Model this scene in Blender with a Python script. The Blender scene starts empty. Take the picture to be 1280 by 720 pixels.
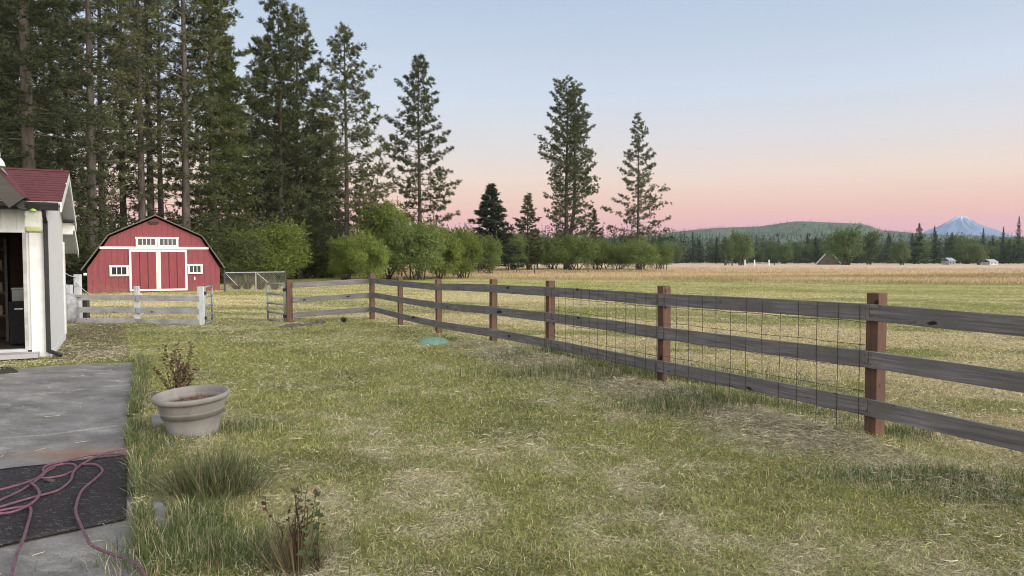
import bpy, math, random
import numpy as np
from mathutils import Vector, Matrix

R = math.radians
scene = bpy.context.scene
COL = scene.collection
rng = np.random.default_rng(7)
random.seed(7)

# ------------------------------------------------------------------ camera
F, HZ, CAMZ = 914.0, 322.0, 1.6            # focal length and horizon in 1280-wide pixels
T = math.atan((360.0 - HZ) / F)
cam_d = bpy.data.cameras.new('camera')
cam = bpy.data.objects.new('camera', cam_d)
COL.objects.link(cam)
cam.location = (0, 0, CAMZ)
cam.rotation_euler = (math.pi / 2 - T, 0, 0)
cam_d.sensor_width = 36.0
cam_d.lens = 36.0 * F / 1280.0
cam_d.clip_start = 0.05
cam_d.clip_end = 60000
scene.camera = cam

# ------------------------------------------------------------------ sky, light, exposure
def lin(c):
    return tuple(((v / 255.0) / 12.92 if v <= 10 else (((v / 255.0) + 0.055) / 1.055) ** 2.4) for v in c)

SUN_EL, SUN_AZ = R(22), R(113)             # low western glow behind the camera, to its right
world = bpy.data.worlds.new('World')
scene.world = world
world.use_nodes = True
nt = world.node_tree
for n in list(nt.nodes):
    nt.nodes.remove(n)
wo = nt.nodes.new('ShaderNodeOutputWorld')
bg = nt.nodes.new('ShaderNodeBackground')
bg2 = nt.nodes.new('ShaderNodeBackground')
add = nt.nodes.new('ShaderNodeAddShader')
tc = nt.nodes.new('ShaderNodeTexCoord')
sep = nt.nodes.new('ShaderNodeSeparateXYZ')
ramp = nt.nodes.new('ShaderNodeValToRGB')
nt.links.new(tc.outputs['Generated'], sep.inputs[0])
nt.links.new(sep.outputs['Z'], ramp.inputs[0])
# faint high haze streaks
smap = nt.nodes.new('ShaderNodeMapping')
smap.inputs['Scale'].default_value = (1.2, 1.2, 13)
nt.links.new(tc.outputs['Generated'], smap.inputs['Vector'])
snz = nt.nodes.new('ShaderNodeTexNoise')
snz.inputs['Scale'].default_value = 2.2
snz.inputs['Detail'].default_value = 5
snz.inputs['Distortion'].default_value = .4
nt.links.new(smap.outputs[0], snz.inputs['Vector'])
smr = nt.nodes.new('ShaderNodeMapRange')
smr.inputs['From Min'].default_value = .3
smr.inputs['From Max'].default_value = .7
smr.inputs['To Min'].default_value = .985
smr.inputs['To Max'].default_value = 1.015
nt.links.new(snz.outputs[0], smr.inputs['Value'])
SKY = [(0.0, (228, 138, 146)), (0.025, (246, 143, 139)), (0.05, (247, 166, 147)), (0.075, (243, 190, 166)),
       (0.105, (238, 208, 190)), (0.15, (221, 212, 213)), (0.21, (204, 211, 226)), (0.34, (176, 191, 215)), (1.0, (115, 145, 188))]
els = ramp.color_ramp.elements
while len(els) < len(SKY):
    els.new(0.5)
for e, (p, c) in zip(els, SKY):
    e.position = p
    e.color = lin(c) + (1,)
# the western half of the sky (behind the camera) still glows after sunset
west = nt.nodes.new('ShaderNodeMapRange')
west.interpolation_type = 'SMOOTHSTEP'
west.inputs['From Min'].default_value = 0.15
west.inputs['From Max'].default_value = -0.75
west.inputs['To Min'].default_value = 0.0
west.inputs['To Max'].default_value = 1.0
dotn = nt.nodes.new('ShaderNodeVectorMath')
dotn.operation = 'DOT_PRODUCT'
dotn.inputs[1].default_value = (-0.55, 0.835, 0)
nt.links.new(tc.outputs['Generated'], dotn.inputs[0])
nt.links.new(dotn.outputs['Value'], west.inputs['Value'])
mx = nt.nodes.new('ShaderNodeMix')
mx.data_type = 'RGBA'
mx.inputs['B'].default_value = (3.3, 3.05, 2.75, 1)
nt.links.new(west.outputs[0], mx.inputs['Factor'])
svm = nt.nodes.new('ShaderNodeVectorMath')
svm.operation = 'SCALE'
nt.links.new(ramp.outputs[0], svm.inputs[0])
nt.links.new(smr.outputs[0], svm.inputs['Scale'])
nt.links.new(svm.outputs[0], mx.inputs['A'])
nt.links.new(mx.outputs['Result'], bg.inputs['Color'])
bg.inputs['Strength'].default_value = 0.73
sky = nt.nodes.new('ShaderNodeTexSky')
sky.sky_type = 'NISHITA'
sky.sun_disc = False
sky.sun_elevation = R(3)
sky.sun_rotation = SUN_AZ
nt.links.new(sky.outputs[0], bg2.inputs['Color'])
bg2.inputs['Strength'].default_value = 0.05
nt.links.new(bg.outputs[0], add.inputs[0])
nt.links.new(bg2.outputs[0], add.inputs[1])
nt.links.new(add.outputs[0], wo.inputs['Surface'])

sd = bpy.data.lights.new('sun', 'SUN')
sd.energy = 1.9
sd.angle = R(40)
sd.color = (1.0, 0.95, 0.89)
sun = bpy.data.objects.new('sun', sd)
COL.objects.link(sun)
# travel direction of the light: from behind the camera, right to left
sun.rotation_euler = Vector((-math.sin(SUN_AZ) * math.cos(SUN_EL), -math.cos(SUN_AZ) * math.cos(SUN_EL), -math.sin(SUN_EL))).to_track_quat('-Z', 'Y').to_euler()

scene.view_settings.view_transform = 'Standard'
scene.view_settings.look = 'None'
scene.view_settings.exposure = 0.42
scene.view_settings.gamma = 1.0
scene.view_settings.use_curve_mapping = False
scene.render.engine = 'CYCLES'
cy = scene.cycles
cy.use_denoising = True
scene.cycles.pixel_filter_type = 'BLACKMAN_HARRIS'
scene.cycles.filter_width = 1.05
cy.max_bounces = 6
cy.diffuse_bounces = 3
cy.glossy_bounces = 2
cy.transmission_bounces = 4
cy.transparent_max_bounces = 8
cy.volume_bounces = 0
cy.use_adaptive_sampling = False
cy.adaptive_threshold = 0.02

# ------------------------------------------------------------------ terrain maths
def vn(x, y, s=0):
    """value noise 0..1"""
    x = np.asarray(x, float); y = np.asarray(y, float)
    xi = np.floor(x).astype(np.int64); yi = np.floor(y).astype(np.int64)
    fx = x - xi; fy = y - yi
    fx = fx * fx * (3 - 2 * fx); fy = fy * fy * (3 - 2 * fy)
    def h(a, b):
        n = (a * 374761393 + b * 668265263 + s * 974634777) & 0x7fffffff
        n = ((n ^ (n >> 13)) * 1274126177) & 0x7fffffff
        n = n ^ (n >> 16)
        return (n & 0xffff) / 65535.0
    return ((h(xi, yi) * (1 - fx) + h(xi + 1, yi) * fx) * (1 - fy) + (h(xi, yi + 1) * (1 - fx) + h(xi + 1, yi + 1) * fx) * fy)

def fbm(x, y, s=0, o=4):
    a, t, v = 0.5, 0, 0
    for i in range(o):
        v = v + a * vn(x * 2 ** i + 17.3 * i, y * 2 ** i - 9.1 * i, s + i)
        t += a; a *= 0.55
    return v / t

def sst(a, b, x):
    t = np.clip((np.asarray(x, float) - a) / (b - a), 0, 1)
    return t * t * (3 - 2 * t)

FX0, FT = 5579.0 / F, 440.0 / F            # fence line: X = FX0 - FT * Y
def fence_dist(x, y):                      # signed distance to the fence line, + = field side
    return (x - (FX0 - FT * y)) * math.cos(math.atan(FT))

HR = [0, 6, 9, 13, 16, 21, 40, 70, 140, 400, 900, 20000]
HV = [0, 0, .02, .01, -.09, -.19, -.30, -.42, -.5, -1.7, -3.0, -3.0]
def Hs(x, y):
    r = np.hypot(x, y)
    return np.interp(r, HR, HV)

patio = None
def inpoly(x, y, poly):
    x = np.asarray(x, float); y = np.asarray(y, float)
    c = np.zeros(x.shape, bool)
    n = len(poly); j = n - 1
    for i in range(n):
        xi, yi = poly[i]; xj, yj = poly[j]
        k = ((yi > y) != (yj > y)) & (x < (xj - xi) * (y - yi) / (yj - yi + 1e-12) + xi)
        c ^= k
        j = i
    return c

def ray(px, py):
    dx, dz = (px - 640.0) / F, (360.0 - py) / F
    return Vector((dx, math.cos(T) + math.sin(T) * dz, -math.sin(T) + math.cos(T) * dz))

def gs(px, py):
    """ground point (smooth terrain) seen at a picture position, used to measure where things stand"""
    r = ray(px, py)
    z = 0.0
    for _ in range(30):
        k = (z - CAMZ) / r.z
        z = 0.5 * z + 0.5 * float(Hs(r.x * k, r.y * k))
    k = (z - CAMZ) / r.z
    return Vector((r.x * k, r.y * k, z))

def pt(px, py, Y):
    r = ray(px, py)
    k = Y / r.y
    return Vector((r.x * k, Y, CAMZ + r.z * k))

PATIO = [(-30, 3.2), (-30, -6), (-1.2, -6), (-1.5, 2.2)] + [tuple(gs(*p)[:2]) for p in
         ((183, 720), (172, 660), (167, 600), (160, 545), (166, 500), (172, 452), (110, 454), (60, 457), (-200, 482))]
WALLC = gs(62, 447)                        # the house corner
HA = R(28.5)
HU = Vector((-math.sin(HA), math.cos(HA), 0)); HV_ = Vector((math.cos(HA), math.sin(HA), 0))
def hp(lx, ly, z=0.0):
    return WALLC + HV_ * lx + HU * ly + Vector((0, 0, z - WALLC.z))
HOUSE = [tuple(hp(a, b)[:2]) for a, b in ((-8, -.02), (.02, -.02), (.02, 6.2), (-8, 6.2))]

def Hg(x, y):
    x = np.asarray(x, float); y = np.asarray(y, float)
    r = np.hypot(x, y)
    b = (fbm(x * .8, y * .8, 3) - .5) * .07 + (fbm(x * 3.5, y * 3.5, 9, 3) - .5) * .045
    b = b * np.interp(r, [0, 3, 30, 60, 400], [.8, 1, 1, 1.6, 2])
    fd = fence_dist(x, y)
    m = np.exp(-((fd + .25) / .42) ** 2) * np.interp(y, [5, 6.4, 8, 12, 13.5, 17], [0, .07, .13, .1, .03, .0]) * (.6 + .8 * vn(x * 1.3, y * 1.3, 5))
    h = Hs(x, y) + b + m
    flat = inpoly(x, y, PATIO) | inpoly(x, y, HOUSE)
    return np.where(flat, Hs(x, y) - .03, h)

def gp(px, py, dz=0.0):
    p = gs(px, py)
    return Vector((p.x, p.y, float(Hg(p.x, p.y)) + dz))

def on_ground(x, y, dz=0.0):
    return Vector((x, y, float(Hg(x, y)) + dz))

# ------------------------------------------------------------------ mesh helpers
class MB:
    def __init__(s):
        s.v = []; s.f = []
    def add(s, vs, fs):
        o = len(s.v)
        s.v += [Vector(v) for v in vs]
        s.f += [tuple(i + o for i in f) for f in fs]
        return s
    def box(s, c, d, m=None):
        c = Vector(c)
        vs = [Vector((x * d[0] / 2, y * d[1] / 2, z * d[2] / 2)) for x in (-1, 1) for y in (-1, 1) for z in (-1, 1)]
        if m is not None:
            vs = [m @ v for v in vs]
        return s.add([c + v for v in vs], [(0, 1, 3, 2), (4, 6, 7, 5), (0, 4, 5, 1), (2, 3, 7, 6), (0, 2, 6, 4), (1, 5, 7, 3)])
    def hexa(s, a, b):
        """a, b: two quads (lists of four points) joined into a solid"""
        return s.add(list(a) + list(b), [(3, 2, 1, 0), (4, 5, 6, 7), (0, 1, 5, 4), (1, 2, 6, 5), (2, 3, 7, 6), (3, 0, 4, 7)])
    def bar(s, p, q, w, h, up=(0, 0, 1)):
        p, q = Vector(p), Vector(q)
        d = (q - p).normalized()
        side = d.cross(Vector(up))
        if side.length < 1e-4:
            side = d.cross(Vector((0, 1, 0)))
        side.normalize()
        u = side.cross(d).normalized()
        def ring(c):
            return [c + side * w / 2 * a + u * h / 2 * b for a, b in ((-1, -1), (1, -1), (1, 1), (-1, 1))]
        return s.hexa(ring(p), ring(q))
    def prism(s, poly, ext):
        n = len(poly)
        a = [Vector(p) for p in poly]; e = Vector(ext)
        return s.add(a + [p + e for p in a], [tuple(range(n))[::-1], tuple(range(n, 2 * n))] + [(i, (i + 1) % n, n + (i + 1) % n, n + i) for i in range(n)])
    def tube(s, pts, r, n=8, cap=True):
        pts = [Vector(p) for p in pts]
        rs = r if hasattr(r, '__len__') else [r] * len(pts)
        o = len(s.v)
        ref = None
        for i, p in enumerate(pts):
            d = (pts[min(i + 1, len(pts) - 1)] - pts[max(i - 1, 0)]).normalized()
            if ref is None:
                ref = d.orthogonal().normalized()
            ref = (ref - d * ref.dot(d))
            if ref.length < 1e-5:
                ref = d.orthogonal()
            ref.normalize()
            b = d.cross(ref)
            for k in range(n):
                a = 2 * math.pi * k / n
                s.v.append(p + (ref * math.cos(a) + b * math.sin(a)) * rs[i])
        for i in range(len(pts) - 1):
            for k in range(n):
                a, b = o + i * n + k, o + i * n + (k + 1) % n
                s.f.append((a, b, b + n, a + n))
        if cap:
            s.f.append(tuple(o + k for k in range(n))[::-1])
            s.f.append(tuple(o + (len(pts) - 1) * n + k for k in range(n)))
        return s
    def lathe(s, prof, c, n=32, m=None):
        c = Vector(c); o = len(s.v)
        for (r, z) in prof:
            for k in range(n):
                a = 2 * math.pi * k / n
                v = Vector((r * math.cos(a), r * math.sin(a), z))
                s.v.append(c + (m @ v if m is not None else v))
        for i in range(len(prof) - 1):
            for k in range(n):
                a, b = o + i * n + k, o + i * n + (k + 1) % n
                s.f.append((a, b, b + n, a + n))
        return s
    def build(s, name, mat, parent=None, smooth=False, bevel=0.0, local=False):
        off = Vector((0, 0, 0))
        if parent is not None and not local:
            p = parent
            while p is not None:
                off = off + p.location
                p = p.parent
        me = bpy.data.meshes.new(name)
        me.from_pydata([tuple(v - off) for v in s.v], [], s.f)
        me.validate()
        o = bpy.data.objects.new(name, me)
        COL.objects.link(o)
        me.materials.append(mat)
        if smooth:
            for p in me.polygons:
                p.use_smooth = True
        if parent is not None:
            o.parent = parent
        if bevel:
            b = o.modifiers.new('bevel', 'BEVEL')
            b.width = bevel; b.segments = 2; b.limit_method = 'ANGLE'; b.angle_limit = R(40)
        return o

def tag(o, label=None, cat=None, group=None, kind=None):
    if label: o['label'] = label
    if cat: o['category'] = cat
    if group: o['group'] = group
    if kind: o['kind'] = kind
    return o

def empty(name, loc, label, cat, group=None, rz=0.0):
    o = bpy.data.objects.new(name, None)
    COL.objects.link(o)
    o.location = loc
    o.rotation_euler = (0, 0, rz)
    o.empty_display_size = 0.2
    return tag(o, label, cat, group)

def copy_tree(o, parent=None):
    c = o.copy()
    COL.objects.link(c)
    c.parent = parent
    for ch in list(o.children):
        copy_tree(ch, c)
    return c

def np_mesh(name, verts, nper, mat, col=None, parent=None):
    """verts: (N, nper, 3) separate polygons; col: (N,3) colour per polygon"""
    N = len(verts)
    me = bpy.data.meshes.new(name)
    me.vertices.add(N * nper)
    me.vertices.foreach_set('co', np.ascontiguousarray(verts, dtype=np.float32).ravel())
    me.loops.add(N * nper)
    me.loops.foreach_set('vertex_index', np.arange(N * nper, dtype=np.int32))
    me.polygons.add(N)
    me.polygons.foreach_set('loop_start', np.arange(0, N * nper, nper, dtype=np.int32))
    me.update(calc_edges=True)
    if col is not None:
        a = me.attributes.new('tint', 'FLOAT_COLOR', 'POINT')
        c4 = np.ones((N, nper, 4), np.float32)
        c4[:, :, :3] = col[:, None, :]
        a.data.foreach_set('color', c4.ravel())
    me.materials.append(mat)
    o = bpy.data.objects.new(name, me)
    COL.objects.link(o)
    if parent is not None:
        o.parent = parent
    return o

# ------------------------------------------------------------------ materials
def nodes(name):
    m = bpy.data.materials.new(name)
    m.use_nodes = True
    t = m.node_tree
    b = t.nodes['Principled BSDF']
    return m, t, b

def nmix(t, fac, a, b, blend='MIX'):
    n = t.nodes.new('ShaderNodeMix')
    n.data_type = 'RGBA'; n.blend_type = blend
    for key, val in (('Factor', fac), ('A', a), ('B', b)):
        s = n.inputs[key]
        if hasattr(val, 'is_output'):
            t.links.new(val, s)
        elif key == 'Factor':
            s.default_value = val
        else:
            s.default_value = tuple(val) + (1,)
    return n.outputs['Result']

def nnoise(t, vec, scale, detail=4, rough=.55, lo=.35, hi=.65):
    n = t.nodes.new('ShaderNodeTexNoise')
    n.inputs['Scale'].default_value = scale
    n.inputs['Detail'].default_value = detail
    n.inputs['Roughness'].default_value = rough
    if vec is not None:
        t.links.new(vec, n.inputs['Vector'])
    r = t.nodes.new('ShaderNodeMapRange')
    r.inputs['From Min'].default_value = lo
    r.inputs['From Max'].default_value = hi
    t.links.new(n.outputs[0], r.inputs['Value'])
    return r.outputs[0], n.outputs[0]

def nvec(t, scale=(1, 1, 1), rand=False, kind='Object'):
    c = t.nodes.new('ShaderNodeTexCoord')
    mp = t.nodes.new('ShaderNodeMapping')
    mp.inputs['Scale'].default_value = scale
    t.links.new(c.outputs[kind], mp.inputs['Vector'])
    if rand:
        oi = t.nodes.new('ShaderNodeObjectInfo')
        ml = t.nodes.new('ShaderNodeVectorMath')
        ml.operation = 'SCALE'
        cx = t.nodes.new('ShaderNodeCombineXYZ')
        for i in range(3):
            t.links.new(oi.outputs['Random'], cx.inputs[i])
        t.links.new(cx.outputs[0], ml.inputs[0])
        ml.inputs['Scale'].default_value = 37.0
        t.links.new(ml.outputs[0], mp.inputs['Location'])
    return mp.outputs[0]

def nbump(t, b, h, strength=.3, dist=.01):
    n = t.nodes.new('ShaderNodeBump')
    n.inputs['Strength'].default_value = strength
    n.inputs['Distance'].default_value = dist
    t.links.new(h, n.inputs['Height'])
    t.links.new(n.outputs[0], b.inputs['Normal'])

def simple(name, c1, c2=None, rough=.7, scale=8, vscale=(1, 1, 1), bump=.2, metal=0, detail=5, rand=False, lo=.35, hi=.65, spec=.3, dist=.01):
    m, t, b = nodes(name)
    v = nvec(t, vscale, rand)
    f, raw = nnoise(t, v, scale, detail, lo=lo, hi=hi)
    t.links.new(nmix(t, f, c1, c2 or [k * .75 for k in c1]), b.inputs['Base Color'])
    b.inputs['Roughness'].default_value = rough
    b.inputs['Metallic'].default_value = metal
    b.inputs['Specular IOR Level'].default_value = spec
    if bump:
        nbump(t, b, raw, bump, dist)
    return m

def wood(name, a, b_, c, grain=26, rand=True):
    """weathered timber, grain along the object's own X"""
    m, t, b = nodes(name)
    v = nvec(t, (1.2, grain, grain), rand)
    f, raw = nnoise(t, v, 1.6, 6, .65, .3, .7)
    v2 = nvec(t, (1.5, 2.5, 2.5), rand)
    f2, raw2 = nnoise(t, v2, 1.3, 4, .6, .35, .7)
    c1 = nmix(t, f, a, b_)
    c2 = nmix(t, f2, c1, c)
    v3 = nvec(t, (3, 7, 7), rand)
    f3, raw3 = nnoise(t, v3, 1.4, 2, .5, .675, .74)       # knots
    c3 = nmix(t, f3, c2, [k * .25 for k in a])
    t.links.new(c3, b.inputs['Base Color'])
    b.inputs['Roughness'].default_value = .85
    b.inputs['Specular IOR Level'].default_value = .2
    nbump(t, b, raw, .6, .004)
    return m

def leafy(name, trans=.35, attr=True, col=(.08, .1, .04), rough=.6, randhue=0.0):
    m = bpy.data.materials.new(name)
    m.use_nodes = True
    t = m.node_tree
    t.nodes.remove(t.nodes['Principled BSDF'])
    out = t.nodes['Material Output']
    d = t.nodes.new('ShaderNodeBsdfDiffuse')
    tr = t.nodes.new('ShaderNodeBsdfTranslucent')
    mixs = t.nodes.new('ShaderNodeMixShader')
    mixs.inputs[0].default_value = trans
    if attr:
        a = t.nodes.new('ShaderNodeAttribute')
        a.attribute_name = 'tint'
        src = a.outputs['Color']
        if randhue:
            oi = t.nodes.new('ShaderNodeObjectInfo')
            r = t.nodes.new('ShaderNodeMapRange')
            r.inputs['To Min'].default_value = 1 - randhue
            r.inputs['To Max'].default_value = 1 + randhue
            t.links.new(oi.outputs['Random'], r.inputs['Value'])
            sc = t.nodes.new('ShaderNodeVectorMath'); sc.operation = 'SCALE'
            t.links.new(src, sc.inputs[0]); t.links.new(r.outputs[0], sc.inputs['Scale'])
            src = sc.outputs[0]
        t.links.new(src, d.inputs['Color']); t.links.new(src, tr.inputs['Color'])
    else:
        d.inputs['Color'].default_value = col + (1,); tr.inputs['Color'].default_value = col + (1,)
    t.links.new(d.outputs[0], mixs.inputs[1]); t.links.new(tr.outputs[0], mixs.inputs[2])
    t.links.new(mixs.outputs[0], out.inputs['Surface'])
    return m

M = {}
M['rail'] = wood('weathered_rail', (.062, .060, .062), (.24, .235, .235), (.115, .108, .105))
M['post'] = wood('redwood_post', (.085, .047, .034), (.145, .082, .057), (.066, .045, .037), 16)
M['oldpost'] = wood('old_white_post', (.42, .435, .46), (.28, .285, .30), (.52, .535, .56), 16)
M['oldrail'] = wood('old_white_rail', (.33, .33, .34), (.46, .46, .48), (.24, .23, .23), 22)
M['barge'] = wood('barge_board', (.045, .041, .039), (.075, .069, .065), (.055, .051, .048), 20)
M['steelwire'] = simple('rusty_wire', (.05, .045, .04), (.09, .07, .05), .6, 20, bump=0, metal=.4)
M['black'] = simple('black_paint', (.012, .012, .014), (.02, .02, .022), .4, 10, bump=.05)
M['gatepaint'] = simple('green_grey_gate_paint', (.17, .21, .21), (.24, .27, .27), .5, 14, bump=.1, metal=.2)
M['galv'] = simple('galvanised', (.42, .44, .45), (.30, .32, .33), .5, 20, bump=.05, metal=.5)
M['white'] = simple('white_paint', (.62, .63, .635), (.52, .53, .53), .6, 5, bump=.08)
M['trimwhite'] = simple('trim_white_paint', (.68, .68, .65), (.60, .60, .57), .6, 6, bump=.08)
M['dark'] = simple('dark_void', (.02, .018, .017), (.03, .025, .02), .9, 5, bump=0)
M['glass'] = simple('dark_window_glass', (.02, .022, .026), (.03, .032, .036), .12, 3, bump=.02, spec=.6)
M['bark'] = simple('pine_bark', (.095, .080, .069), (.046, .039, .034), .95, 5, (1, 1, .25), .9, dist=.06, rand=True)
M['bark2'] = simple('reddish_pine_bark', (.095, .082, .072), (.05, .043, .038), .95, 5, (1, 1, .25), .9, dist=.06, rand=True)
M['needle'] = leafy('conifer_needles', .3, randhue=.15)
M['leaf'] = leafy('broad_leaves', .4, randhue=.12)
M['grass'] = leafy('grass_blades', .3)
M['herb'] = leafy('herb_leaves', .3)
# ------------------------------------------------------------------ ground sheet
GREEN = np.array([.220, .235, .072]); STRAW = np.array([.53, .475, .315]); DGREEN = np.array([.085, .11, .042])
TAN = np.array([.40, .305, .185]); PALE = np.array([.45, .355, .265]); DIRT = np.array([.17, .135, .10]); OLIVE = np.array([.17, .165, .07])
DIRTP = [tuple(gs(*p)[:2]) for p in ((60, 452), (88, 404), (150, 404), (160, 430), (165, 452))]

def straw_amt(x, y):
    a_ = -x * math.sin(math.atan(FT)) + y * math.cos(math.atan(FT)); d_ = fence_dist(x, y)   # mown along the fence
    n1 = fbm(a_ * .28 + 3, d_ * .75, 11, 3); n2 = fbm(a_ * .9, d_ * 2.1, 12, 3); n3 = vn(x * 5, y * 5, 13)
    v = .36 * n1 + .42 * n2 + .22 * n3
    v = v - .09 * np.exp(-(((x + 4.5) / 3) ** 2 + ((y - 13) / 5) ** 2)) + .05 * sst(-3, 3, x) * sst(9, 4, y)
    v = v + .10 * np.exp(-((fence_dist(x, y) + .6) / .7) ** 2) * sst(20, 6, y) * vn(x * .9, y * .9, 31)
    return sst(.43, .84, v)

def tint(x, y):
    """albedo of the grass cover, (N,3)"""
    x = np.asarray(x, float); y = np.asarray(y, float)
    s = straw_amt(x, y)
    c = GREEN * (1 - s[..., None]) + STRAW * s[..., None]
    dk = sst(.58, .72, fbm(x * .9, y * .9, 41, 3)) * (1 - s) * .55
    c = c * (1 - dk[..., None]) + DGREEN * dk[..., None]
    # mown field: rows of cut straw and regrowth across the view
    w = y + .30 * x
    f = .55 * fbm(x * .05 + 5, w * .42 + .9 * fbm(x * .12, y * .12, 50, 2) * 3, 51, 3) + .45 * fbm(x * .35, w * .9, 52, 3)
    fs = sst(.43, .57, f) * np.interp(w, [10, 24, 34, 48, 70], [.9, .95, .75, .35, .45])
    fc = np.array([.20, .215, .070]) * (1 - fs[..., None]) + np.array([.50, .42, .25]) * fs[..., None]
    k = np.maximum(sst(.1, .9, fence_dist(x, y)), sst(18.5, 22, y + .1 * x))[..., None]
    c = c * (1 - k) + fc * k
    # tall dry grass further out
    b = y + .39 * x + 9 * (fbm(x * .05, y * .05, 61, 3) - .5)
    kb = sst(62, 76, b)[..., None]
    pn = fbm(x * .03, y * .06, 62, 3)[..., None]
    band = TAN * (.8 + .4 * pn)
    ol = (sst(.52, .66, fbm(x * .02 + 9, y * .045, 63, 3)) * .6)[..., None]
    band = band * (1 - ol) + OLIVE * ol
    edge = np.exp(-((b - 70) / 4) ** 2)[..., None] * .75
    band = band * (1 - edge) + OLIVE * .85 * edge
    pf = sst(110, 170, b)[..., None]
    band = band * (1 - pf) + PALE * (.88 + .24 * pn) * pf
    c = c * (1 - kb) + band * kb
    # trodden strip of dirt by the house wall
    d = inpoly(x, y, DIRTP)
    m = (d * (.45 + .5 * vn(x * 2, y * 2, 71)))[..., None]
    return c * (1 - m) + DIRT * m

def graded(dense0, dense1, step, far0, far1, g=1.09):
    a = list(np.arange(dense0, dense1 + 1e-6, step))
    s = step; v = a[-1]; hi = []
    while v < far1:
        s = s * g; v += s; hi.append(v)
    s = step; v = a[0]; lo = []
    while v > far0:
        s = s * g; v -= s; lo.append(v)
    return np.array(lo[::-1] + a + hi)

gx = graded(-11, 14, .13, -7400, 9000, 1.06)
gy = graded(-1, 24, .13, -400, 10500, 1.045)
XX, YY = np.meshgrid(gx, gy)
ZZ = Hg(XX, YY)
me = bpy.data.meshes.new('ground')
nx, ny = len(gx), len(gy)
co = np.stack([XX, YY, ZZ], -1).reshape(-1, 3).astype(np.float32)
me.vertices.add(len(co)); me.vertices.foreach_set('co', co.ravel())
ii = (np.arange(ny - 1)[:, None] * nx + np.arange(nx - 1)[None, :]).ravel()
quads = np.stack([ii, ii + 1, ii + nx + 1, ii + nx], -1).astype(np.int32)
me.loops.add(quads.size); me.loops.foreach_set('vertex_index', quads.ravel())
me.polygons.add(len(quads)); me.polygons.foreach_set('loop_start', np.arange(0, quads.size, 4, dtype=np.int32))
me.update(calc_edges=True)
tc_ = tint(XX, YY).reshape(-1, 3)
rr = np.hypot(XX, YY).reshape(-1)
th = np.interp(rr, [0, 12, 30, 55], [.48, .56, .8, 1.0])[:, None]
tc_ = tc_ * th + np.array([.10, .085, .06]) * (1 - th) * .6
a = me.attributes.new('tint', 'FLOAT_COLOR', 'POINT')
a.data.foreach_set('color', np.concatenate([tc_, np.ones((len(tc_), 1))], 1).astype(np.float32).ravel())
for p in me.polygons:
    p.use_smooth = True
m, t, b = nodes('turf')
at = t.nodes.new('ShaderNodeAttribute'); at.attribute_name = 'tint'
v = nvec(t)
f1, r1 = nnoise(t, v, 22, 5, .7, .3, .7)
f2, r2 = nnoise(t, nvec(t, (.25, 1, 1)), 2.6, 5, .7, .3, .7)
c1 = nmix(t, f1, (.72, .72, .72), (1.25, 1.25, 1.22))
c2 = nmix(t, f2, (.80, .84, .80), (1.2, 1.15, 1.14))
cc = nmix(t, 1.0, nmix(t, 1.0, at.outputs['Color'], c1, 'MULTIPLY'), c2, 'MULTIPLY')
t.links.new(cc, b.inputs['Base Color'])
b.inputs['Roughness'].default_value = .95
b.inputs['Specular IOR Level'].default_value = .05
nbump(t, b, r1, .6, .03)
me.materials.append(m)
ground = bpy.data.objects.new('ground', me)
COL.objects.link(ground)
tag(ground, kind='structure')

# ------------------------------------------------------------------ patio slab
m, t, b = nodes('old_concrete')
v = nvec(t)
f1, r1 = nnoise(t, nvec(t, (1, 1, 1)), 1.6, 8, .7, .35, .65)
f2, r2 = nnoise(t, v, 60, 4, .7, .3, .7)
f3, r3 = nnoise(t, nvec(t, (.9, 1.7, 1)), 1.7, 7, .72, .50, .68)
c = nmix(t, f1, (.095, .092, .09), (.20, .193, .186))
c = nmix(t, f3, c, (.30, .29, .28))
c = nmix(t, f2, nmix(t, 1.0, c, (.70, .70, .70), 'MULTIPLY'), nmix(t, 1.0, c, (1.22, 1.22, 1.2), 'MULTIPLY'))
RUST = gs(98, 566)
geo = t.nodes.new('ShaderNodeNewGeometry')
sub = t.nodes.new('ShaderNodeVectorMath'); sub.operation = 'SUBTRACT'
t.links.new(geo.outputs['Position'], sub.inputs[0]); sub.inputs[1].default_value = RUST
mul = t.nodes.new('ShaderNodeVectorMath'); mul.operation = 'MULTIPLY'
t.links.new(sub.outputs[0], mul.inputs[0]); mul.inputs[1].default_value = (1.9, 4.6, 0)
ln = t.nodes.new('ShaderNodeVectorMath'); ln.operation = 'LENGTH'
t.links.new(mul.outputs[0], ln.inputs[0])
adn = t.nodes.new('ShaderNodeMath'); adn.operation = 'ADD'
t.links.new(ln.outputs['Value'], adn.inputs[0]); t.links.new(r1, adn.inputs[1])
mr = t.nodes.new('ShaderNodeMapRange'); mr.inputs['From Min'].default_value = 1.75; mr.inputs['From Max'].default_value = .75
mr.inputs['To Max'].default_value = .8
t.links.new(adn.outputs[0], mr.inputs['Value'])
c = nmix(t, mr.outputs[0], c, (.165, .085, .045))
t.links.new(c, b.inputs['Base Color'])
b.inputs['Roughness'].default_value = .7
b.inputs['Specular IOR Level'].default_value = .25
nbump(t, b, r2, .35, .006)
M['concrete'] = m
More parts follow.
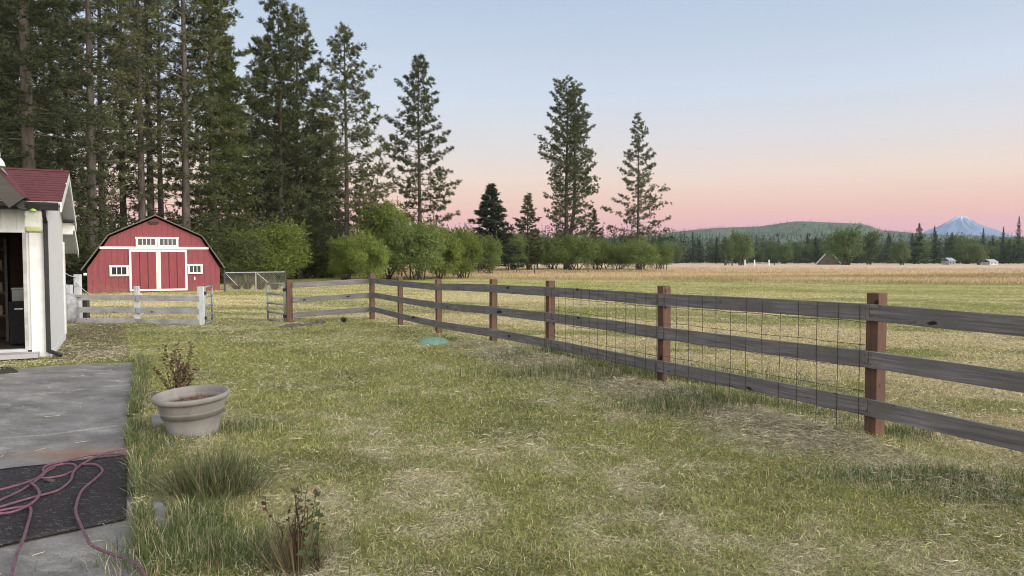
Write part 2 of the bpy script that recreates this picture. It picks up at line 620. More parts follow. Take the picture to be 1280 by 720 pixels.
# two pours with an open joint between them, the far one a touch higher
J = [gs(-200, 560), gs(0, 546), gs(60, 542), gs(120, 534), gs(161, 528)]
far = [tuple(p) for p in PATIO]
iE = 7                                     # (160,545)
farp = [tuple(p[:2]) for p in J][::-1]
far_poly = [(x, y) for x, y in farp[::-1]] + PATIO[8:13]
near_poly = PATIO[0:8] + [(x - .0, y - .012) for x, y in farp]
mb = MB().prism([(x, y, .0 - .2) for x, y in far_poly], (0, 0, .205))
o = mb.build('patio', M['concrete'], bevel=.008); tag(o, kind='structure')
mb = MB().prism([(x, y, -.2) for x, y in near_poly], (0, 0, .198))
o = mb.build('patio', M['concrete'], bevel=.008); tag(o, kind='structure')

# leftover strip of paving beyond the weeds
sp_ = [gs(*p) for p in ((186, 596), (203, 600), (211, 668), (194, 668))]
o = MB().prism([(p.x, p.y, -.15) for p in sp_], (0, 0, .165)).build('paving_strip', M['concrete'], bevel=.012); tag(o, kind='structure')
sp_ = [gs(*p) for p in ((188, 519), (200, 518), (204, 530), (190, 533))]
o = MB().prism([(p.x, p.y, -.12) for p in sp_], (0, 0, .145)).build('broken_paver', M['concrete'], bevel=.015)
tag(o, 'small broken piece of concrete half sunk in the weeds between pot and patio', 'paver')

# ------------------------------------------------------------------ grass blades
def blades(x, y, L, W, lean, col, bend=.5):
    """each blade: a bent quad pair -> two quads per blade"""
    n = len(x)
    z = Hg(x, y)
    az = rng.uniform(0, 2 * np.pi, n)
    ld = rng.uniform(0, 2 * np.pi, n)
    px, py = np.cos(az), np.sin(az)
    lx, ly = np.cos(ld) * np.sin(lean), np.sin(ld) * np.sin(lean)
    lz = np.cos(lean)
    base = np.stack([x, y, z - .004], -1)
    d1 = np.stack([lx * .6, ly * .6, np.sqrt(np.maximum(1 - .36 * (lx * lx + ly * ly), .02))], -1)
    d2 = np.stack([lx, ly, lz], -1) + np.stack([lx, ly, -np.abs(lx + ly) * .3 - .15 * np.ones(n)], -1) * bend
    mid = base + d1 * (L * .5)[:, None]
    tip = mid + d2 * (L * .5)[:, None]
    s = np.stack([px, py, np.zeros(n)], -1) * (W / 2)[:, None]
    q1 = np.stack([base - s, base + s, mid + s * .8, mid - s * .8], 1)
    q2 = np.stack([mid - s * .8, mid + s * .8, tip + s * .15, tip - s * .15], 1)
    return np.concatenate([q1, q2], 0), np.concatenate([col, col], 0)

def wedge(n, r0, r1, p, half=R(44)):
    """points in the view wedge with density ~ r^-p"""
    u = rng.random(n); e = 2 - p
    r = (r0 ** e + u * (r1 ** e - r0 ** e)) ** (1 / e)
    a = rng.uniform(-half, half, n)
    return r * np.sin(a), r * np.cos(a)

BARN_G = gs(195.5, 365)
BAREP = [[tuple(gs(*p)[:2]) for p in ((186, 596), (203, 600), (211, 668), (194, 668))], [tuple(gs(*p)[:2]) for p in ((188, 519), (200, 518), (204, 530), (190, 533))]]
def bare(x, y):
    k = inpoly(x, y, PATIO) | inpoly(x, y, HOUSE)
    bx = (x - BARN_G.x) * math.cos(R(26)) + (y - BARN_G.y) * math.sin(R(26))
    by = -(x - BARN_G.x) * math.sin(R(26)) + (y - BARN_G.y) * math.cos(R(26))
    for q_ in BAREP:
        k |= inpoly(x, y, q_)
    k |= (np.abs(bx) < 3.1) & (by > -.02) & (by < 8)
    return k

def jitcol(c, amt=.22, hue=.08):
    n = len(c)
    g = np.exp(rng.normal(0, amt, n))[:, None]
    return np.clip(c * g * (1 + rng.normal(0, hue, (n, 3))), .004, .75)

x, y = wedge(950000, 2.0, 60, 1.66)
k = ~bare(x, y); x, y = x[k], y[k]
dm = inpoly(x, y, DIRTP) & (rng.random(len(x)) < .75); x, y = x[~dm], y[~dm]
r = np.hypot(x, y)
s = straw_amt(x, y)
base = tint(x, y)
mixr = rng.random(len(x))[:, None]
indiv = np.where(mixr < .45, base, np.where(mixr < .70, .5 * base + .5 * GREEN * 1.05, .45 * base + .55 * STRAW * 1.1))
near_fence = np.exp(-((fence_dist(x, y) + .1) / .22) ** 2) * sst(16, 10, y)
L = rng.uniform(.015, .036, len(x)) * (1 + .5 * (1 - s)) * np.interp(r, [0, 10, 40], [1, 1.1, 1.5]) * (1 + 1.5 * near_fence * rng.random(len(x)))
W = rng.uniform(.0024, .0046, len(x)) * np.interp(r, [0, 4, 10, 60], [1, 1.0, 1.7, 8])
lean = np.clip(np.abs(rng.normal(.85, .45, len(x))) + .3 * s, 0, 1.5)
vs, cs = blades(x, y, L, W, lean, jitcol(indiv * 1.14, .36), .9)
o = np_mesh('mown_grass', vs, 4, M['grass'], cs)
tag(o, 'mown green and straw coloured grass blades of the lawn', 'grass', kind='stuff')

# loose clippings lying on top, in drifts
x, y = wedge(760000, 2.2, 40, 1.6)
dr = sst(.50, .70, fbm(x * 1.1, y * 1.1, 81, 4)) * .8 + sst(.35, .8, straw_amt(x, y)) * .6 + .5 * np.exp(-((fence_dist(x, y) + .45) / .45) ** 2) * sst(16, 6, y)
k = (~bare(x, y)) & (rng.random(len(x)) < dr * .45)
x, y = x[k], y[k]; n = len(x); r = np.hypot(x, y)
L = rng.uniform(.02, .075, n) * np.where(rng.random(n) < .06, 1.9, 1) * np.interp(r, [0, 10, 40], [1, 1.2, 2]); W = rng.uniform(.0012, .0024, n) * np.interp(r, [0, 4, 10, 40], [1, 1, 1.8, 5])
az = rng.normal(R(113), R(55), n); up = rng.uniform(.0, .16, n) + .05
h = Hg(x, y) + rng.uniform(.006, .045, n)
d = np.stack([np.cos(az), np.sin(az), rng.normal(0, .16, n)], -1) * (L / 2)[:, None]
bend = np.stack([-np.sin(az), np.cos(az), rng.normal(-.2, .5, n)], -1) * (L * rng.normal(0, .14, n))[:, None]
sd_ = np.stack([-np.sin(az), np.cos(az), rng.normal(0, .8, n)], -1) * (W / 2)[:, None]
c0 = np.stack([x, y, h], -1)
q1 = np.stack([c0 - d - sd_, c0 + bend - sd_, c0 + bend + sd_, c0 - d + sd_], 1)
q2 = np.stack([c0 + bend - sd_, c0 + d - sd_ * .5, c0 + d + sd_ * .5, c0 + bend + sd_], 1)
cl = jitcol(np.tile(np.array([.47, .43, .315]), (n, 1)), .25, .05)
o = np_mesh('grass_clippings', np.concatenate([q1, q2]), 4, M['grass'], np.concatenate([cl, cl]))
tag(o, 'pale dry grass clippings lying loose over the lawn', 'clippings', kind='stuff')

# felted thatch: short strands lying every way between the blades
x, y = wedge(800000, 2.2, 30, 1.75)
k = ~bare(x, y); x, y = x[k], y[k]; n = len(x); r = np.hypot(x, y)
L = rng.uniform(.012, .042, n) * np.interp(r, [0, 8, 30], [1, 1.3, 2.2]); W = rng.uniform(.0012, .0026, n) * np.interp(r, [0, 5, 12, 30], [1, 1.1, 2, 4])
az = rng.uniform(0, 6.283, n)
d = np.stack([np.cos(az), np.sin(az), rng.normal(0, .3, n)], -1) * (L / 2)[:, None]
sd_ = np.stack([-np.sin(az), np.cos(az), rng.normal(0, .9, n)], -1) * (W / 2)[:, None]
c0 = np.stack([x, y, Hg(x, y) + rng.uniform(.0, .022, n)], -1)
pick = rng.random((n, 1))
cl = np.where(pick < .25, np.array([.36, .32, .225]), np.where(pick < .72, tint(x, y), np.array([.13, .135, .07])))
o = np_mesh('thatch', np.stack([c0 - d - sd_, c0 + d - sd_ * .4, c0 + d + sd_ * .4, c0 - d + sd_], 1), 4, M['grass'], jitcol(cl, .32))
tag(o, 'felted dry thatch lying between the lawn grass blades', 'thatch', kind='stuff')

# heaps of raked hay along the foot of the wire fence
n = 32000
yy_ = rng.uniform(5.6, 13.5, n); wv = vn(yy_ * 1.1, yy_ * 0, 95)
off = rng.normal(-.42, .30, n) + .25 * (vn(yy_ * .8, yy_ * 0 + 3, 96) - .5)
keep = rng.random(n) < (.15 + .85 * sst(.3, .75, wv))
yy_, off, wv = yy_[keep], off[keep], wv[keep]
x = FX0 - FT * yy_ + off / math.cos(math.atan(FT)); y = yy_; n = len(x)
hh = .045 * sst(.3, .8, wv) * np.exp(-((off + .42) / .24) ** 2)
L = rng.uniform(.04, .13, n); W = rng.uniform(.002, .0036, n) * np.interp(y, [5, 12], [1, 1.7]); az = rng.normal(R(113), R(50), n)
d = np.stack([np.cos(az), np.sin(az), rng.normal(0, .25, n)], -1) * (L / 2)[:, None]
sd_ = np.stack([-np.sin(az), np.cos(az), rng.normal(0, .9, n)], -1) * (W / 2)[:, None]
bend = np.stack([-np.sin(az), np.cos(az), rng.normal(0, .6, n)], -1) * (L * rng.normal(0, .15, n))[:, None]
c0 = np.stack([x, y, Hg(x, y) + .01 + hh * rng.random(n) ** .5], -1)
q1 = np.stack([c0 - d - sd_, c0 + bend - sd_, c0 + bend + sd_, c0 - d + sd_], 1)
q2 = np.stack([c0 + bend - sd_, c0 + d - sd_ * .4, c0 + d + sd_ * .4, c0 + bend + sd_], 1)
cl = jitcol(np.where(rng.random((n, 1)) < .7, np.array([.46, .42, .305]), np.array([.31, .28, .19])), .25, .04)
o = np_mesh('raked_hay', np.concatenate([q1, q2]), 4, M['grass'], np.concatenate([cl, cl]))
tag(o, 'greyish raked hay heaped along the foot of the wire mesh fence', 'hay', kind='stuff')

# clippings blown on the patio
n = 420
x = rng.uniform(-9, -1.5, n); y = rng.uniform(2.4, 11, n)
k = inpoly(x, y, PATIO); x, y = x[k], y[k]; n = len(x)
az = rng.uniform(0, 6.3, n); L = rng.uniform(.03, .14, n)
d = np.stack([np.cos(az), np.sin(az), 0 * az], -1) * (L / 2)[:, None]
sd_ = np.stack([-np.sin(az), np.cos(az), .6 + 0 * az], -1) * .0016
c0 = np.stack([x, y, .012 + rng.uniform(0, .006, n)], -1)
o = np_mesh('patio_clippings', np.stack([c0 - d - sd_, c0 + d - sd_, c0 + d + sd_, c0 - d + sd_], 1), 4, M['grass'], jitcol(np.tile(STRAW, (n, 1))))
tag(o, 'single dry straws scattered over the concrete patio', 'clippings', kind='stuff')

# green weeds along the patio edge, under the fence and round the pot
E = [gs(*p) for p in ((184, 724), (172, 660), (167, 600), (160, 545), (166, 500), (172, 452))]
xs, ys, ll = [], [], []
for a_, b_ in zip(E[:-1], E[1:]):
    n = int((b_ - a_).length * 1300)
    u = rng.random(n); off = np.abs(rng.normal(0, .075, n)) - .025
    q = np.array(a_)[None, :2] + (np.array(b_) - np.array(a_))[None, :2] * u[:, None]
    dn = np.array([(b_ - a_).y, -(b_ - a_).x]) * 1.0; dn = dn / np.linalg.norm(dn)
    q = q + dn[None] * off[:, None]
    keep = vn(q[:, 0] * 3, q[:, 1] * 3, 91) > .35
    xs.append(q[keep, 0]); ys.append(q[keep, 1]); ll.append(rng.uniform(.05, .16, keep.sum()))
# patches on the lawn between the pot and the patio, and below the wire fence
for (px_, py_, sx, sy, n, lm) in ((228, 665, .11, .20, 2600, .16), (275, 692, .26, .15, 3400, .15), (205, 556, .12, .22, 1100, .10), (300, 535, .18, .16, 1000, .11),
                                  (895, 512, .5, .22, 3600, .17), (1010, 520, .3, .2, 900, .12), (715, 452, .6, .2, 1500, .22), (780, 470, .9, .2, 2600, .24), (1150, 600, .5, .12, 2200, .10),
                                  (1250, 622, .4, .12, 1800, .10), (1120, 545, .25, .15, 900, .14), (850, 478, .7, .15, 2000, .2)):
    g = gs(px_, py_); n = int(n * 1.4)
    xs.append(g.x + rng.normal(0, sx, n)); ys.append(g.y + rng.normal(0, sy, n)); ll.append(rng.uniform(.35, 1, n) * lm)
x = np.concatenate(xs); y = np.concatenate(ys); L = np.concatenate(ll)
k = ~(inpoly(x, y, HOUSE) | inpoly(x, y, BAREP[0]) | inpoly(x, y, BAREP[1])); x, y, L = x[k], y[k], L[k]; n = len(x)
c = np.where(rng.random((n, 1)) < .78, np.array([.088, .120, .046]), STRAW * .75)
vs, cs = blades(x, y, L, rng.uniform(.002, .0044, n) * np.interp(np.hypot(x, y), [4, 12], [1, 1.6]), np.abs(rng.normal(.45, .35, n)), jitcol(c, .3), .7)
o = np_mesh('long_grass', vs, 4, M['grass'], cs)
tag(o, 'uncut dark green grass along the patio edge and under the fence', 'grass', kind='stuff')

# tall dry grass of the far meadow
x, y = wedge(150000, 48, 190, 1.55, R(42))
b_ = y + .39 * x + 9 * (fbm(x * .05, y * .05, 61, 3) - .5)
k = (b_ > 62 + 14 * rng.random(len(x))); x, y, b_ = x[k], y[k], b_[k]; n = len(x); r = np.hypot(x, y)
L = rng.uniform(.10, .28, n) * (.7 + .6 * vn(x * .12, y * .12, 65))
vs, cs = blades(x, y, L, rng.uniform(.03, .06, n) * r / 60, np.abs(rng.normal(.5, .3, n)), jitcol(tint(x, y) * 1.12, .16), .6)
o = np_mesh('meadow_grass', vs, 4, M['grass'], cs)
tag(o, 'tall tan dry grass of the unmown far meadow', 'grass', kind='stuff')
# ------------------------------------------------------------------ fences
def bar_obj(name, p, q, w, h, mat, parent, up=(0, 0, 1), seg=10, wob=.004, bevel=.004, seed=0):
    """a sawn timber from p to q, its own X along the grain; slightly bowed and uneven"""
    p, q = Vector(p), Vector(q)
    d = (q - p); Ln = d.length; d.normalize()
    s = Vector(up).cross(d)
    if s.length < 1e-4:
        s = Vector((0, 1, 0)).cross(d)
    s.normalize(); u = d.cross(s).normalized()
    rg = random.Random(seed)
    vs, fs = [], []
    by = rg.uniform(-wob, wob) * 2; bz = rg.uniform(-wob, wob) * 2
    for i in range(seg + 1):
        k = i / seg
        cy_ = by * math.sin(k * math.pi); cz_ = bz * math.sin(k * math.pi)
        for (a, b) in ((-1, -1), (1, -1), (1, 1), (-1, 1)):
            vs.append((k * Ln, a * w / 2 + cy_ + rg.uniform(-wob, wob) * .3, b * h / 2 + cz_ + rg.uniform(-wob, wob) * .5))
    for i in range(seg):
        for k in range(4):
            a, b = i * 4 + k, i * 4 + (k + 1) % 4
            fs.append((a, a + 4, b + 4, b))
    fs.append((0, 1, 2, 3)); n = seg * 4
    fs.append((n + 3, n + 2, n + 1, n))
    mbo = MB().add(vs, fs)
    o = mbo.build(name, mat, None, bevel=bevel)
    mtx = Matrix((d, s, u)).transposed().to_4x4()
    mtx.translation = p
    if parent is not None:
        o.parent = parent
        mtx.translation = p - parent.location
    o.matrix_local = mtx
    return o

FD = Vector((-FT, 1, 0)).normalized()      # along the long fence, away from the camera
FN = Vector((FD.y, -FD.x, 0))              # towards the field
def fpt(px):
    Yf = 5579.0 / (px - 200.0)
    return Vector((FX0 - FT * Yf, Yf, 0))
posts = [(1726, 0, 1.28), (1097, 0.0, 1.30), (830, .06, 1.26), (688, .03, 1.24), (617, .03, 1.205), (548, -.12, 1.125), (500, -.17, 1.11), (465, -.196, 1.15)]
fence = empty('rail_fence', on_ground(*fpt(688)[:2]), 'long three-rail fence of dark weathered boards on square red-brown posts', 'fence')
PP = []
for i, (px, gz, tz) in enumerate(posts):
    p = fpt(px); PP.append((p, gz, tz))
    bar_obj('post', (p.x, p.y, gz - .25), (p.x, p.y, tz), .115 if px > 480 else .13, .115 if px > 480 else .13, M['post'], fence, up=FN, seg=6, wob=.003, bevel=.006, seed=i)
gate_post = gs(362, 404)
GPV = Vector((gate_post.x, gate_post.y, gate_post.z))
corner = PP[-1][0]
bar_obj('post', (GPV.x, GPV.y, GPV.z - .25), (GPV.x, GPV.y, GPV.z + 1.17), .15, .15, M['post'], fence, up=FN, seg=6, wob=.003, bevel=.006, seed=40)
RH = (1.135, .735, .325)
seed = 100
for i in range(len(PP) - 1):
    a, b = PP[i], PP[i + 1]
    for j, h in enumerate(RH):
        seed += 1
        za = a[2] - 1.30 + h; zb = b[2] - 1.30 + h
        if i == len(PP) - 2: zb -= .03
        off = -FN * (.0575 + .021)
        gap = FD * .004
        bar_obj('rail', Vector((a[0].x, a[0].y, za)) + off + gap, Vector((b[0].x, b[0].y, zb)) + off - gap, .038, .142, M['rail'], fence, seg=12, wob=.004, bevel=.003, seed=seed)
wd = (GPV - corner); wd.z = 0; wd.normalize(); wn = Vector((wd.y, -wd.x, 0))
if wn.y > 0: wn = -wn
for j, h in enumerate(RH):
    seed += 1
    bar_obj('rail', Vector((corner.x, corner.y, PP[-1][2] - 1.30 + h - .05)) + wn * .09, Vector((GPV.x, GPV.y, GPV.z + 1.2 - 1.30 + h)) + wn * .10 - wd * .06, .038, .14, M['rail'], fence, seg=12, seed=seed)
# wire mesh on two spans, stapled to the face of the rails
for i in (1, 2):
    a, b = PP[i], PP[i + 1]
    mb = MB(); off = -FN * (.0575 + .047)
    rg = random.Random(i)
    n = 13
    for k in range(n + (1 if i == 2 else 0)):
        s = (k + .35) / n if i == 1 else k / n
        s = min(s, .995)
        base = a[0].lerp(b[0], s); zt = (a[2] * (1 - s) + b[2] * s) - 1.3
        pts = [Vector((base.x + rg.uniform(-.006, .006), base.y, zt + z)) + off + FN * rg.uniform(-.004, .004) for z in (.02, .3, .6, .9, 1.2)]
        mb.tube(pts, .0032, 5)
    for z in (.06, .26, .46, .66, .86, 1.05):
        pts = []
        for k in range(15):
            s = k / 14
            base = a[0].lerp(b[0], s); zt = (a[2] * (1 - s) + b[2] * s) - 1.3
            pts.append(Vector((base.x, base.y, zt + z + rg.uniform(-.009, .009))) + off)
        mb.tube(pts, .0028, 5)
    mb.build('wire_mesh', M['steelwire'], fence)
# bolts at the rail joints of the near posts
nail = None
for px in (1097, 830, 688):
    p, gz, tz = [q for q, pp in zip(PP, posts) if pp[0] == px][0]
    for h in RH:
        for sg in (-1, 1):
            for dz in (-.035, .035):
                c = Vector((p.x, p.y, tz - 1.3 + h + dz)) - FN * .0985 + FD * .03 * sg
                if nail is None:
                    nail = MB().tube([Vector((0, 0, 0)), -FN * .004], .006, 6).build('nail_head', M['steelwire'], fence, local=True)
                    nn_ = nail
                else:
                    nn_ = nail.copy(); COL.objects.link(nn_)
                nn_.location = c - fence.location

# white painted fence by the house
wf = [gs(88, 403), gs(172, 404), gs(252, 406)]
wfe = empty('board_fence', wf[1], 'low three-rail fence with flaking whitewashed posts between the white house and the lawn gate', 'fence')
for i, (p, tp) in enumerate(zip(wf, (1.05, 1.02, 1.02))):
    w = .17 if i == 2 else .13
    bar_obj('post', p - Vector((0, 0, .25)), p + Vector((0, 0, tp)), w, w * .8, M['oldpost'], wfe, up=(0, 1, 0), seg=6, wob=.006, bevel=.006, seed=60 + i)
for i in (0, 1):
    for j, h in enumerate((.70, .36, .045)):
        a, b = wf[i], wf[i + 1]
        offv = Vector((.0, -.085, 0))
        bar_obj('rail', a + Vector((0.01, 0, h)) + offv, b + Vector((-.01, 0, h + .01)) + offv, .035, .15 if j < 2 else .17, M['oldrail'], wfe, seg=10, wob=.006, seed=70 + i * 3 + j)

# grey rear rail fence piece behind it, and the tall white post with cables
rp = gs(108, 400)
rf = empty('paddock_rail', rp, 'short piece of dark grey rail fence behind the whitewashed fence', 'fence')
bar_obj('post', rp - Vector((0, 0, .2)), rp + Vector((0, 0, .72)), .14, .14, M['barge'], rf, up=(0, 1, 0), seed=80)
for h in (.62, .30):
    bar_obj('rail', rp + Vector((-.75, -.2, h - .06)), rp + Vector((.02, -.09, h)), .04, .14, M['barge'], rf, seed=81)
tp = gs(92, 402)
tpe = empty('white_post', tp + Vector((0, .25, 0)), 'tall white painted post with sagging cables beside the house wall', 'post')
bar_obj('shaft', tp + Vector((0, .25, -.2)), tp + Vector((0, .25, 1.33)), .15, .15, M['oldpost'], tpe, up=(0, 1, 0), seed=82)
mb = MB()
for (z0, x1, z1) in ((1.25, -.6, 1.75), (1.0, -.5, 1.3), (1.1, .75, .72)):
    a = tp + Vector((0, .16, z0)); b = tp + Vector((x1, .1, z1))
    mb.tube([a.lerp(b, k / 6) - Vector((0, 0, .12 * math.sin(k / 6 * math.pi))) for k in range(7)], .012, 6)
mb.build('cable', M['galv'], tpe)
# tarp bundle leaning there
bc = gs(89, 404) + Vector((-.06, .0, 0))
mb = MB()
prof = [(.02, 0), (.16, .02), (.19, .18), (.17, .36), (.21, .52), (.19, .68), (.10, .8), (.02, .83)]
mb.lathe(prof, bc, 18)
for i, v in enumerate(mb.v):
    n_ = 0.05 * math.sin(v.z * 23 + v.x * 31) + .035 * math.sin(v.x * 57 + v.y * 41)
    dv = (v - bc); dv.z = 0
    mb.v[i] = v + dv * n_ * 4
tarp = mb.build('tarp_bundle', simple('grey_tarp', (.20, .21, .22), (.30, .31, .33), .45, 9, bump=.5, dist=.03), None, smooth=True)
tag(tarp, 'crumpled grey tarpaulin bundle tied up at the end of the whitewashed fence', 'tarpaulin')

# gates of steel tube
def gate(p, q, name_label, hh=(.06, 1.07), rails=5, rad=.028):
    g = empty('tube_gate', p, name_label, 'gate')
    p, q = Vector(p), Vector(q)
    zs = [hh[0] + (hh[1] - hh[0]) * (k / (rails - 1)) ** 1.12 for k in range(rails)]
    for c in (p, q):
        MB().tube([c + Vector((0, 0, hh[0] - .02)), c + Vector((0, 0, hh[1] + .02))], rad, 10).build('upright', M['gatepaint'], g, smooth=True)
    for z in zs:
        m1 = MB().tube([p + Vector((0, 0, z)), q + Vector((0, 0, z))], rad, 10)
        m1.build('bar', M['gatepaint'], g, smooth=True)
    for z in (hh[0] + .15, hh[1] - .15):
        MB().tube([p + Vector((0, 0, z - .04)), p + Vector((0, 0, z + .04))], rad * 1.7, 8).build('hinge', M['black'], g)
    return g
ga = gs(356, 404); gb = gs(330, 402.5)
gate(ga + Vector((0, 0, 0)), gb + Vector((-.03, .42, 0)), 'open grey-green steel tube gate hung on the red-brown post', (.04, 1.06))
gc = wf[2] + Vector((.09, .02, 0))
gate(gc, gc + Vector((-.22, 1.0, -.0)), 'open steel tube gate seen end-on, hung on the whitewashed post', (.03, 1.0))

# chain-link run beside the barn
c0 = gs(281, 365); c1 = gs(357, 363)
cl = empty('chain_link_fence', c0, 'low galvanised chain-link fence with thin top rail between barn and lawn fence', 'fence')
hgt = 1.08
for k, nm in ((0, 'post'), (.5, 'post'), (1, 'post')):
    p = c0.lerp(c1, k)
    MB().tube([p, p + Vector((0, 0, hgt + (.12 if k != .5 else 0)))], .055 if k != .5 else .03, 8).build(nm, M['galv'] if k == .5 else M['barge'], cl)
MB().tube([c0 + Vector((0, 0, hgt)), c1 + Vector((0, 0, hgt))], .024, 8).build('top_rail', M['galv'], cl)
for a, b in ((.02, .2), (.52, .75)):
    MB().tube([c0.lerp(c1, a) + Vector((0, 0, hgt * .95)), c0.lerp(c1, b) + Vector((0, 0, .35))], .018, 6).build('brace', M['galv'], cl)
mb = MB(); Lc = (c1 - c0).length; dc = (c1 - c0).normalized()
k = -hgt
while k < Lc:
    for sg in (0, 1):
        a0, a1 = max(k, 0), min(k + hgt, Lc)
        z0, z1 = a0 - k, a1 - k
        if sg: z0, z1 = hgt - z0, hgt - z1
        mb.tube([c0 + dc * a0 + Vector((0, 0, z0)), c0 + dc * a1 + Vector((0, 0, z1))], .0035, 3, cap=False)
    k += .11
mb.build('wire_mesh', M['galv'], cl)

# ------------------------------------------------------------------ barn
BY = BARN_G.y; BA = R(26)
barn = empty('barn', BARN_G, 'small red gambrel-roofed barn with white trim and double doors below the pines', 'barn', rz=BA)
kx = BY / F * math.cos(BA); kz = BY / F
def bl(px, py, y=0.0):
    return Vector(((px - 192.5) * kx, y, (365.5 - py) * kz))
m, t, b = nodes('red_board_siding')
v = nvec(t)
sp = t.nodes.new('ShaderNodeSeparateXYZ'); t.links.new(v, sp.inputs[0])
md = t.nodes.new('ShaderNodeMath'); md.operation = 'PINGPONG'; md.inputs[1].default_value = .155
t.links.new(sp.outputs['X'], md.inputs[0])
gr = t.nodes.new('ShaderNodeMapRange'); gr.inputs['From Min'].default_value = .012; gr.inputs['From Max'].default_value = .004
t.links.new(md.outputs[0], gr.inputs['Value'])
f, raw = nnoise(t, nvec(t, (3, 3, .5)), 2.2, 6, .65, .3, .7)
f2, raw2 = nnoise(t, nvec(t, (8, 8, .6)), 3, 4, .6, .55, .75)
c = nmix(t, f, (.205, .056, .066), (.165, .046, .054))
c = nmix(t, f2, c, (.265, .085, .092))
c = nmix(t, gr.outputs[0], c, (.11, .026, .03))
zr = t.nodes.new('ShaderNodeMapRange'); zr.inputs['From Min'].default_value = .55; zr.inputs['From Max'].default_value = .0
t.links.new(sp.outputs['Z'], zr.inputs['Value'])
f4, raw4 = nnoise(t, nvec(t, (1.5, 1.5, 1)), 4, 5, .7, .4, .7)
dm_ = t.nodes.new('ShaderNodeMath'); dm_.operation = 'MULTIPLY'
t.links.new(zr.outputs[0], dm_.inputs[0]); t.links.new(f4, dm_.inputs[1])
c = nmix(t, dm_.outputs[0], c, (.17, .12, .085))
t.links.new(c, b.inputs['Base Color']); b.inputs['Roughness'].default_value = .75
b.inputs['Specular IOR Level'].default_value = .2
nbump(t, b, raw, .2, .01)
M['barnred'] = m
M['barndoor'] = simple('red_door_boards', (.215, .052, .062), (.175, .043, .052), .75, 3, (3, 3, .6), .2, spec=.2)
M['barnroof'] = simple('dark_barn_roofing', (.10, .082, .08), (.15, .125, .12), .9, 6, bump=.4, dist=.02)
W_ = [bl(109.5, 365.5), bl(109.5, 336), bl(137, 297.5), bl(193, 273), bl(250.5, 297.5), bl(275, 336), bl(275, 365.5)]
W_[0].z = W_[-1].z = -.4
MB().prism([Vector((p.x, 0, p.z)) for p in W_], (0, 7.0, 0)).build('wall', M['barnred'], barn, local=True)
RP = [bl(103, 338), bl(135.5, 295.5), bl(193, 270.5), bl(252, 295.5), bl(281, 336)]
for a, bb in zip(RP[:-1], RP[1:]):
    d = (bb - a).normalized(); n = Vector((-d.z, 0, d.x))
    if n.z < 0: n = -n
    e0 = Vector((0, -.22, 0)); e1 = Vector((0, 7.2, 0))
    quad = lambda e: [a + e, bb + e, bb + e + n * .05, a + e + n * .05]
    MB().hexa(quad(e0), quad(e1)).build('roof_panel', M['barnroof'], barn, local=True)
def plate(name, px0, px1, py0, py1, mat, y=-.03, th=.03, parent=barn, bevel=.004):
    a, bb = bl(px0, py0), bl(px1, py1)
    return MB().box(((a.x + bb.x) / 2, y - th / 2 + .03, (a.z + bb.z) / 2), (abs(bb.x - a.x), th, abs(bb.z - a.z)), None).build(name, mat, parent, bevel=bevel, local=True)
plate('trim_band', 124.5, 261, 309, 312, M['trimwhite'], y=-.034)
# double doors with white framing
for (x0, x1) in ((159.7, 195.6), (195.9, 232.3)):
    d = plate('door', x0, x1, 312.5, 364, M['barndoor'], y=-.06, th=.05)
    mb = MB()
    def fr(a0, a1, b0, b1):
        p, q = bl(a0, b0), bl(a1, b1)
        mb.box(((p.x + q.x) / 2, -.075, (p.z + q.z) / 2), (abs(q.x - p.x), .035, abs(q.z - p.z)))
    fr(x0, x0 + 2.7, 315.2, 361.6); fr(x1 - 2.7, x1, 315.2, 361.6); fr(x0, x1, 312.5, 315.2); fr(x0, x1, 361.6, 364)
    mb.build('door_frame', M['trimwhite'], d, local=True, bevel=.004)
    mb = MB()
    for k in (1, 2):
        xx = x0 + 2.7 + (x1 - x0 - 5.4) * k / 3
        p = bl(xx, 338)
        mb.box((p.x, -.079, p.z), (.045, .012, 46.2 * kz))
    mb.build('board_gap', simple('door_gap', (.075, .018, .021), (.06, .015, .018), .8, 4, bump=0), d, local=True)
def window(x0, x1, y0, y1, n, fw=2.6, sill=True):
    mb = MB()
    def fr(a0, a1, b0, b1, dy=-.045, th=.05):
        p, q = bl(a0, b0), bl(a1, b1)
        mb.box(((p.x + q.x) / 2, dy, (p.z + q.z) / 2), (abs(q.x - p.x), th, abs(q.z - p.z)))
    fr(x0, x0 + fw, y0 + 2.2, y1 - 2.0); fr(x1 - fw, x1, y0 + 2.2, y1 - 2.0)
    fr(x0 - .6, x1 + .6, y0, y0 + 2.2, -.05, .06); fr(x0, x1, y1 - 2.0, y1, -.05, .06)
    for k in range(1, n):
        xm = x0 + fw + (x1 - x0 - 2 * fw) * k / n
        fr(xm - .4, xm + .4, y0 + 2.2, y1 - 2.0, -.035, .025)
    w = mb.build('window', M['trimwhite'], barn, local=True, bevel=.003)
    p, q = bl(x0 + fw, y0 + 2.2), bl(x1 - fw, y1 - 2.0)
    MB().box(((p.x + q.x) / 2, -.012, (p.z + q.z) / 2), (abs(q.x - p.x), .012, abs(q.z - p.z))).build('pane', M['glass'], w, local=True)
window(168.3, 194.8, 297, 308.9, 4, 2.8); window(195.2, 221.5, 297, 308.9, 4, 2.8)
window(136, 158.8, 332, 345.2, 3); window(233, 252.3, 330.8, 343.2, 3)
mb = MB()                                  # wrought ornament under the peak
for k in range(5):
    c = bl(185.5 + k * 2.4, 279 + (k % 2))
    mb.lathe([(.0, -.015), (.07, -.015), (.085, 0), (.07, .015), (.0, .015)], c + Vector((0, -.03, 0)), 10, Matrix.Rotation(R(90), 3, 'X'))
mb.bar(bl(183, 278, -.03), bl(196, 278, -.03), .02, .03)
